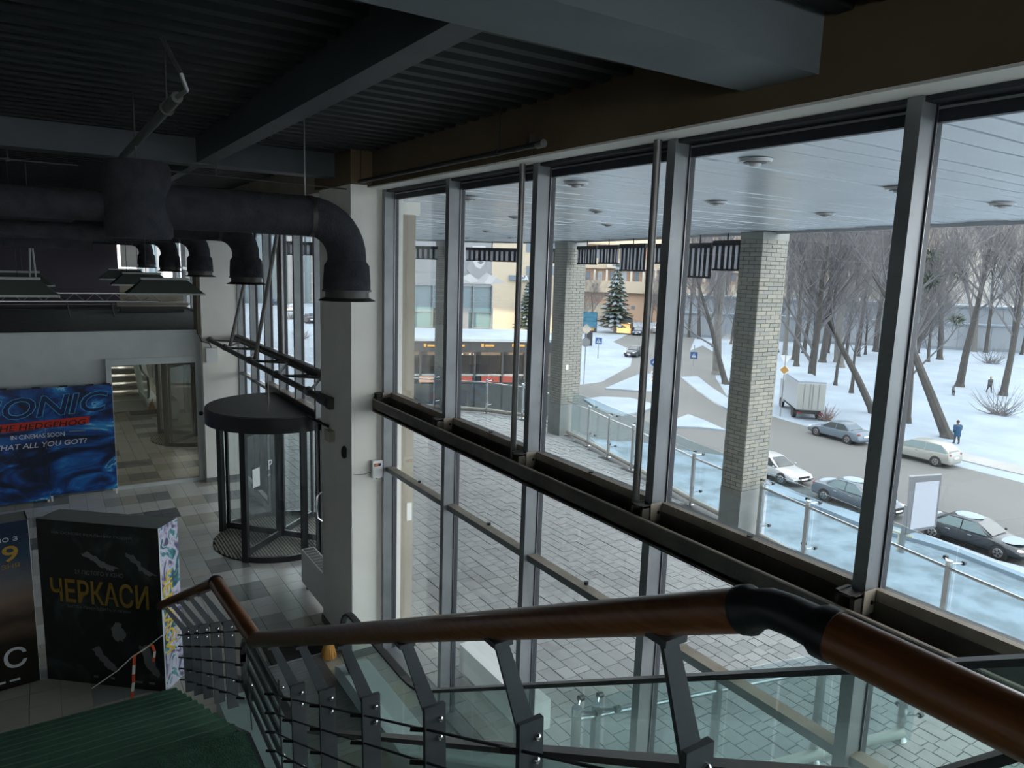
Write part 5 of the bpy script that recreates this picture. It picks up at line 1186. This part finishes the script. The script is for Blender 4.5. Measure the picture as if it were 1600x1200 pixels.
tree('H', 1313,574,'tall pale bare trunk left of the leaning street tree', seed=8,Hh=30,r0=.50,levels=4,nb=7,first=.40,upright=.6,spread=.35,bark='bark_pale')
tree('I', 1305,602,'thin dark bare tree between the pale trunk and the truck', seed=9,Hh=13,r0=.20,levels=4,nb=7,first=.3)
tree('J', 1330,614,'short thin bare tree left of the leaning street tree', seed=10,Hh=9,r0=.22,levels=3,first=.5)
tree('K', 1244,572,'bare tree close right of the near brick pillar', seed=11,Hh=26,r0=.36,levels=4,nb=7,first=.30,upright=.5,spread=.4)
tree('L', 1134,600,'bare tree leaning just left of the near brick pillar', seed=12,Hh=19,r0=.34,levels=4,nb=7,first=.3,lean=(-.1,.35))
tree('M', 1120,585,'thick poplar left of the near brick pillar', seed=13,Hh=34,r0=.55,levels=4,nb=7,first=.25,upright=.9,spread=.3,bark='bark_pale')
random.seed(21)
for i in range(22):
    x_ = (1212,1226,1240,1256,1270,1292,1308,1322,1340,1352,1368,1380,1395,1432,1450,1468,1522,1540,1580,1596,1620,1650)[i]; y_ = random.uniform(547,566)
    k = ('G','H','K','D','C')[i % 5]
    tree(k, x_, y_, 'bare tree before the long retaining wall, %s right of the near pillar' % ORD[i], 'bare trees of the far grove', random.uniform(.75,1.0), random.uniform(0,6.28))
for i in range(9):
    tree(('K','G','C')[i % 3], (1076,1092,1104,1114,1128,1142,1160,1190,1206)[i], random.uniform(505,545), 'bare roadside tree at the junction, %s from the left' % ORD[i], 'bare roadside trees by the junction', random.uniform(.6,.85), random.uniform(0,6.28))
for i in range(8):
    tree(('C','I')[i % 2], (828,840,880,905,925,1018,1030,1042)[i], random.uniform(503,522), 'small bare tree before the peach house, %s from the left' % ORD[i], 'small bare trees before the peach house', random.uniform(.5,.8), random.uniform(0,6.28))
# shrubs
def shrub(px_, py_, label, r, twig='twig', group=None, z=G):
    p = onz(px_, py_, z); q = MB(); rn = random.Random(int(px_*7)); 
    for k in range(70):
        d = Vector((rn.gauss(0,1),rn.gauss(0,1),abs(rn.gauss(0,.8))+.3)).normalized(); L = r*rn.uniform(.6,1.2); a = p+Vector((rn.uniform(-.3,.3)*r,rn.uniform(-.3,.3)*r,0)); q.tube([a, a+d*L*.6+Vector((0,0,.05)), a+d*L+Vector((0,0,.2*L))],[.03,.02,.008],3,False)
    return tag(q.build('bare_shrub', twig), label, 'shrub', group)
shrub(1562,648,'wide bare shrub on the snow field below the walker', 2.6); shrub(1548,568,'dark bare shrub up the slope behind the walker', 3.0); shrub(1290,657,'dry grassy shrub at the truck corner', 1.2, 'twig_warm')
for i, x_ in enumerate((862,890,905,950,965,1010)): shrub(x_, 512+i % 3*4, 'reddish shrub below the peach house, %s from the left' % ORD[i], 3.4, 'twig_warm', 'reddish shrubs before the peach house')
# spruces
def spruce(px_, py_, Hh, label):
    p = onz(px_, py_, G); o = thing('spruce_tree', label, 'tree', p); MB().tube([p,p+Vector((0,0,Hh*.95))],[.25,.03],8).build('trunk', 'bark', o); q = MB(); sn = MB(); rn = random.Random(int(px_))
    tiers = 15
    for t in range(tiers):
        z = Hh*(.10+.88*t/tiers); R_ = Hh*.26*(1-t/tiers)**.85+.15; k = 14
        for j in range(k):
            a = 6.283*(j+rn.random()*.7)/k; d = Vector((math.cos(a),math.sin(a),0)); b = Vector((-d.y,d.x,0)); w_ = R_*.24; r_ = R_*rn.uniform(.85,1.12)
            b0 = p+Vector((0,0,z+Hh*.05)); q.add([b0, b0+d*r_*.6+b*w_+Vector((0,0,-Hh*.03)), b0+d*r_+Vector((0,0,-Hh*.055)), b0+d*r_*.6-b*w_+Vector((0,0,-Hh*.03)), b0+d*r_*.5+Vector((0,0,-Hh*.07))], [(0,1,2),(0,2,3),(1,4,2),(3,2,4)])
            if rn.random() < .35: e = b0+Vector((0,0,.08)); sn.add([e+d*r_*.45, e+d*r_*.7+b*w_*.6+Vector((0,0,-Hh*.035)), e+d*r_*.98+Vector((0,0,-Hh*.053)), e+d*r_*.7-b*w_*.6+Vector((0,0,-Hh*.035))],[(0,1,2,3)])
    q.build('boughs', 'spruce', o); sn.build('snow_on_boughs', 'snow', o)
spruce(960,520,14,'tall dark spruce dusted with snow before the peach house'); spruce(823,520,10,'smaller spruce between the steel pole and the mullion')
# ================================================================ people
def person(label, p, hd, H_, coat, walk=.18, hunch=0):
    s_ = H_/1.75; o = thing('person', label, 'person', p, math.radians(hd)); o.scale = (s_,)*3
    me = bpy.data.meshes.new('body'); bm2 = bmesh.new(); sk = []
    def V(x, y, z, r): v = bm2.verts.new((x,y,z)); sk.append(r); return v
    pel = V(0,0,.95,.16); chest = V(.02+hunch*.5,0,1.28,.19); neck = V(.03+hunch,0,1.48,.07); head = V(.05+hunch*1.2,0,1.62,.10)
    for a, b in ((pel,chest),(chest,neck),(neck,head)): bm2.edges.new((a,b))
    for s in (-1,1):
        st2 = s*walk; hip = V(.0,s*.10,.88,.12); kn = V(st2*.6+.03,s*.11,.48,.085); an = V(st2-.02,s*.11,.09,.06); ft = V(st2+.16,s*.12,.05,.05)
        for a, b in ((pel,hip),(hip,kn),(kn,an),(an,ft)): bm2.edges.new((a,b))
        sh = V(.02+hunch*.6,s*.20,1.40,.095); el = V(.02-st2*.6+hunch*.4,s*.27,1.10,.075); hn = V(.14-st2*.7+hunch*.4,s*.25,.88,.05)
        for a, b in ((chest,sh),(sh,el),(el,hn)): bm2.edges.new((a,b))
    bm2.verts.index_update(); bm2.to_mesh(me); bm2.free()
    ob = bpy.data.objects.new('body', me); COL.objects.link(ob); ob.parent = o
    md = ob.modifiers.new('skin', 'SKIN'); 
    for i, r in enumerate(sk): me.skin_vertices[0].data[i].radius = (r, r); me.skin_vertices[0].data[i].use_root = (i == 0)
    ob.modifiers.new('sub', 'SUBSURF').levels = 1; ob.modifiers['sub'].render_levels = 1; me.materials.append(MATS['cloth_dark'])
    MB().tube([(0,0,.62),(.01,0,.95),(.03+hunch*.5,0,1.30),(.03+hunch*.8,0,1.47)],[.24,.22,.25,.11],12).build('coat', coat, o, True, local=True)
    for s in (-1,1): MB().tube([(.02+hunch*.6,s*.21,1.40),(.02-s*walk*.6+hunch*.4,s*.28,1.10),(.13-s*walk*.7+hunch*.4,s*.26,.90)],[.115,.095,.075],8).build('sleeve', coat, o, True, local=True)
    hx = .06+hunch*1.25; MB().sphere((hx,0,1.64),.115,12,8,(1,.86,1.15)).build('face', 'skin', o, True, local=True); MB().sphere((hx-.03,0,1.69),.118,12,8,(1,.95,.95)).build('hair', 'hair', o, True, local=True); MB().sphere((hx+.115,0,1.62),.02,6,4).build('nose', 'skin', o, local=True)
    for s in (-1,1): MB().sphere((hx+.10,s*.04,1.66),.012,6,4).build('eye', 'hair', o, local=True)
    return o
person('person in a blue jacket hunched beside the leaning tree', onz(1494,694,G), 60, 1.8, 'cloth_blue', .1, .06)
person('person in dark clothes walking across the snow field', onz(1545,613,G), 250, 1.75, 'cloth_dark', .2)
p = onz(1489,618,G); dg_ = thing('dog', 'small black dog standing on the snow field', 'dog', p, .5)
MB().tube([(-.45,0,.5),(-.3,0,.52),(.1,0,.52),(.35,0,.56),(.5,0,.72),(.62,0,.78),(.82,0,.72)],[.09,.15,.16,.18,.11,.13,.06],10).build('body', 'fascia_black', dg_, True, local=True)
for x in (-.28,.28):
    for y in (-.09,.09): MB().tube([(x,y,.5),(x+.04,y,.25),(x,y,0)],[.07,.045,.035],6).build('leg', 'fascia_black', dg_, local=True)
MB().tube([(-.45,0,.55),(-.68,0,.72)],[.05,.02],6).build('tail', 'fascia_black', dg_, local=True)
for y in (-.07,.07): MB().tube([(.58,y,.85),(.56,y*1.4,.97)],[.04,.01],5).build('ear', 'fascia_black', dg_, local=True)
# ================================================================ buildings
def facade(P, n):
    """helpers to cut pieces of a building front out of its own vertical plane"""
    n = Vector(n).normalized(); P = Vector(P)
    def slab(o, x0, y0, x1, y1, nm, mt, d0=0.0, d1=.3):
        c = [onplane(x,y,P,n) for x,y in ((x0,y1),(x1,y1),(x1,y0),(x0,y0))]
        # true rectangle on the plane: upright edges
        u_ = Vector((-n.y,n.x,0)); q = [(k-P).dot(u_) for k in c]; zb = (c[0].z+c[1].z)/2; zt = (c[2].z+c[3].z)/2; ua = (q[0]+q[3])/2; ub = (q[1]+q[2])/2
        pts = [P+u_*a+Vector((0,0,z-P.z))+n*d for d in (d1,d0) for a,z in ((ua,zb),(ub,zb),(ub,zt),(ua,zt))]
        return MB().add(pts, [(0,1,2,3),(7,6,5,4),(0,4,5,1),(1,5,6,2),(2,6,7,3),(3,7,4,0)]).build(nm, mt, o)
    return slab
# peach apartment house
Pp = onz(1000,503,G); npv = Vector((-Pp.x,-Pp.y,0)).normalized(); npv = (Matrix.Rotation(math.radians(8),3,'Z') @ npv)
fs_ = facade(Pp, npv); ph = thing('apartment_house', 'peach and cream apartment house with a loggia row behind the spruce', 'building', Pp)
fs_(ph, 770,330,1215,506, 'wall', 'peach', -14, 0); fs_(ph, 770,440,1215,458, 'band', 'cream', 0, 1.2); fs_(ph, 770,405,1215,421, 'band', 'cream', 0, 1.0); fs_(ph, 770,366,1215,384, 'band', 'cream', 0, 1.0)
fs_(ph, 948,409,992,419, 'sign_board', 'cream_light', 1.0, 1.3); fs_(ph, 956,411,983,416, 'sign_text', 'sign_grey', 1.3, 1.4)
for i, x in enumerate(range(775,1215,19)):
    fs_(ph, x,421,x+3,441, 'pillar', 'cream_light', 0, 1.1); fs_(ph, x+7,424,x+14,440, 'window', 'win_far' if i % 2 else 'win_pale', 0, .15)
    if i % 3 == 1: fs_(ph, x+4,388,x+11,404, 'window', 'win_pale', 0, .15)
    elif i % 3 == 2: fs_(ph, x+4,386,x+13,404, 'window', 'win_far', 0, .15)
    else: fs_(ph, x+2,395,x+14,405, 'balcony', 'terracotta', 0, 1.1)
    if i % 2 == 0: fs_(ph, x+3,346,x+11,362, 'window', 'win_far', 0, .15)
for x in (986,1030,1058,1100): fs_(ph, x,478,x+6,483, 'window', 'win_far', 0, .1)
fs_(ph, 880,473,945,498, 'gate', 'plaster_tan', 0, .4)
# cream house with dark sign left of it
Pc = onz(830,515,G); nc = Vector((-Pc.x,-Pc.y,0)).normalized(); fs_ = facade(Pc+Vector((-nc.x,-nc.y,0))*-6, nc); chs = thing('cream_house', 'cream house with a dark shop sign right of the fashion poster', 'building', Pc)
fs_(chs, 755,340,878,520, 'wall', 'cream', -10, 0); fs_(chs, 795,431,862,439, 'sign_board', 'win_far', 0, .5)
for x in (822,843,862): fs_(chs, x,416,x+7,430, 'window', 'win_far', 0, .12); fs_(chs, x,380,x+7,394, 'window', 'win_far', 0, .12)
text('САЛОН', 'sign_text', 'print_white', chs, onplane(812,438,Pc+nc*6.6,nc), Vector((nc.y*-1,nc.x,0)), (0,0,1), .9, .1)
# grey building with fashion poster and pavilion in front
Pg = onz(700,600,G); ng = Vector((-Pg.x,-Pg.y,0)).normalized(); ng = Matrix.Rotation(math.radians(10),3,'Z') @ ng; fs_ = facade(Pg, ng)
gb = thing('grey_building', 'grey building carrying a monochrome fashion poster', 'building', Pg)
fs_(gb, 560,300,770,446, 'upper_wall', 'facade_grey', -8, 0); fs_(gb, 560,446,770,482, 'glazing', 'facade_glass', -8, -.2); fs_(gb, 560,480,770,525, 'glazing', 'facade_teal', -8, -.1); fs_(gb, 560,520,770,640, 'wall', 'facade_glass', -8, -.3)
for x in (590,645,675,708,738,767): fs_(gb, x,446,x+1.5,522, 'mullion', 'facade_grey', -.3, .2)
for y in (486,511): fs_(gb, 560,y,770,y+1.2, 'transom', 'facade_grey', -.2, .15)
fs_(gb, 679,481,692,528, 'shaft', 'facade_grey', 0, .6); fs_(gb, 719,481,730,526, 'shaft', 'facade_grey', 0, .6)
for y in (402,425): fs_(gb, 560,y,770,y+.6, 'panel_joint', 'facade_glass', 0, .03)
def blob(pts, mt, d):
    c = [onplane(x,y,Pg,ng)+ng*d for x,y in pts]; k = len(c); m_ = sum(c, Vector())/k; MB().add(c+[m_], [(i,(i+1)%k,k) for i in range(k)]).build('poster_shape', mt, gb)
blob([(718,443),(724,432),(740,424),(748,418),(764,428),(775,434),(790,442),(790,444),(740,444)][:7]+[(768,444)], 'print_skin', .05)
blob([(728,420),(737,402),(741,395),(758,395),(757,414),(762,424),(748,436),(735,428)], 'print_mid', .07)
blob([(738,384),(758,384),(760,398),(757,412),(750,420),(743,417),(737,405)], 'print_light', .09); blob([(745,410),(750,407.5),(756,409.5),(751,413)], 'print_dark', .11); blob([(722,380),(738,384),(736,404),(727,412),(720,400)], 'print_mid', .06)
blob([(765,430),(776,432),(768,444),(756,443)], 'print_light', .07); blob([(720,433),(735,428),(748,440),(735,442)], 'print_light', .08)
Pv = onz(700,652,G); nv = Vector((-Pv.x,-Pv.y,0)).normalized(); nv = Matrix.Rotation(math.radians(6),3,'Z') @ nv; fs_ = facade(Pv, nv)
pv = thing('restaurant_pavilion', 'low dark pavilion with a black fascia and small yellow signs', 'building', Pv)
fs_(pv, 540,548,880,650, 'inside', 'pavilion_in', -6, -.6); fs_(pv, 540,529,880,533, 'roof_snow', 'snow', -9, 0.2); fs_(pv, 540,532,880,550, 'fascia', 'fascia_black', -9, 0)
for i, x in enumerate((600,655,698,740,783,818,850)): fs_(pv, x,550,x+3,650, 'post', 'fascia_black', -.6, -.1)
for x in (612,662,706,752,800,838):
    fs_(pv, x,537,x+4,542, 'logo_mark', 'sign_yellow', 0, .06); fs_(pv, x+6,538.5,x+20,541.5, 'sign_text', 'sign_yellow', 0, .05)
for i, (x0,x1) in enumerate(((560,597),(604,653),(660,696),(703,738),(745,781),(788,816))): fs_(pv, x0,556,x1,640, 'pane', 'pane_dark', -.5, -.4)
fs_(pv, 540,585,880,588, 'sill', 'facade_grey', -.4, -.2); fs_(pv, 540,600,880,650, 'parapet', 'fascia_black', -.45, -.1)
for x0,x1,m_ in ((717,738,'sign_red'),(752,780,'sign_red'),(785,800,'sign_red'),(655,690,'terracotta')): fs_(pv, x0,588,x1,597, 'banner', m_, -.1, .1)
for x in (722,734,740): fs_(pv, x,553,x+2,555, 'lamp', 'lamp_clear', -.4, -.3)
# retaining wall and blocks beyond the park
A_, B_ = onz(1225,533,G), onz(1640,553,G); d = (B_-A_); nW = Vector((d.y,-d.x,0)).normalized(); nW = nW if nW.dot(Vector((-1,0,0))) > 0 else -nW
fs_ = facade(A_, nW); rw = thing('retaining_wall', 'long blue grey concrete wall with snowy ledges beyond the park', 'wall', A_)
fs_(rw, 1060,505,1900,552, 'lower_tier', 'concrete_wall', -3, 0); fs_(rw, 1060,478,1900,507, 'upper_tier', 'concrete_wall', -9, -3); fs_(rw, 1060,503.5,1900,506, 'snow_ledge', 'snow', -3.5, .3); fs_(rw, 1060,476,1900,479, 'snow_ledge', 'snow', -9, -2.7)
for x in range(1080,1760,52): fs_(rw, x,507,x+1,548, 'joint', 'concrete_dark', 0, .05)
fs_(rw, 1060,540,1900,560, 'footing', 'concrete_dark', 0, .6)
def block_house(pxl, pxr, ptop, dist, label, wallm, winm, floors, cols, rot=0, bot=470):
    c = ray((pxl+pxr)/2, 440); c.z = 0; c = c.normalized()*dist; c.z = G; n_ = Vector((-c.x,-c.y,0)).normalized(); n_ = Matrix.Rotation(math.radians(rot),3,'Z') @ n_; s_ = facade(c, n_)
    o = thing('apartment_block', label, 'building', c); s_(o, pxl,ptop,pxr,560, 'wall', wallm, -15, 0)
    for f in range(floors):
        y = lerp(ptop,bot,(f+.25)/floors); h_ = (bot-ptop)/floors*.5
        for k in range(cols): x = lerp(pxl,pxr,(k+.22)/cols); s_(o, x,y,x+(pxr-pxl)/cols*.56,y+h_, 'window', winm, -.1, .08)
        s_(o, pxl,y+h_*1.55,pxr,y+h_*1.7, 'floor_band', 'apart_grey', 0, .12)
    return o
block_house(1205,1345,300,230,'pale panel block behind the grove right of the near pillar','apart_cream','apart_win',12,13,-10)
block_house(1345,1420,300,300,'cream tower block behind the right mullion','apart_cream','apart_win',16,6,5)
block_house(1425,1530,318,320,'tall cream tower block in the sun above the garages','apart_cream','apart_win',16,8,0)
block_house(1490,1610,352,250,'stepped grey tower block at the right edge','apart_grey','apart_win',11,9,-6); block_house(1530,1720,300,340,'distant sunlit tower block behind the stepped one','apart_cream','apart_win',16,12,0)
block_house(1060,1160,300,270,'cream block beyond the road left of the near pillar','apart_cream','apart_win',14,8,0,480)
block_house(600,760,250,190,'pale block above the fashion poster','apart_grey','apart_win',9,9,0,420)
# slope and wall seen through the entrance glazing
o = struct(MB().add([(10,47,-7.3),(17,47,-7.3),(22,60,-4.2),(10,60,-4.2),(10,148,-4),(55,148,-4)], [(0,1,2,3),(3,2,5,4)]).build('snow_slope', 'snow', None, org=(0,0,0)), 'snowy slope seen through the entrance glazing')
lw = thing('garden_wall', 'pale rendered wall below the snowy slope in the entrance glazing', 'wall', (20,46,G)); MB().box((8,46,G),(18,46.6,-4.3)).build('wall', 'plaster_grey', lw); MB().box((8,45.9,-4.3),(18,46.7,-4.1)).build('snow_cap', 'snow', lw); MB().box((13.0,45.95,G),(14.6,46.02,-4.9)).build('door', 'terracotta', lw)
bh = thing('slatted_building', 'dark blue slatted building behind the snowy slope', 'building', (40,150,-4)); MB().box((15,150,-6),(64,165,14)).build('wall', 'facade_glass', bh)
for k in range(20): MB().box((16+k*2.4,149.7,-4),(16.9+k*2.4,150,13.8)).build('slat', 'facade_grey', bh)
for i, (x_, y_) in enumerate(((455,500),(470,530))): shrub(x_, y_, ('upper','lower')[i]+' snowy shrub on the slope seen through the entrance glazing', 1.3, 'twig', 'shrubs on the slope', -4.2)
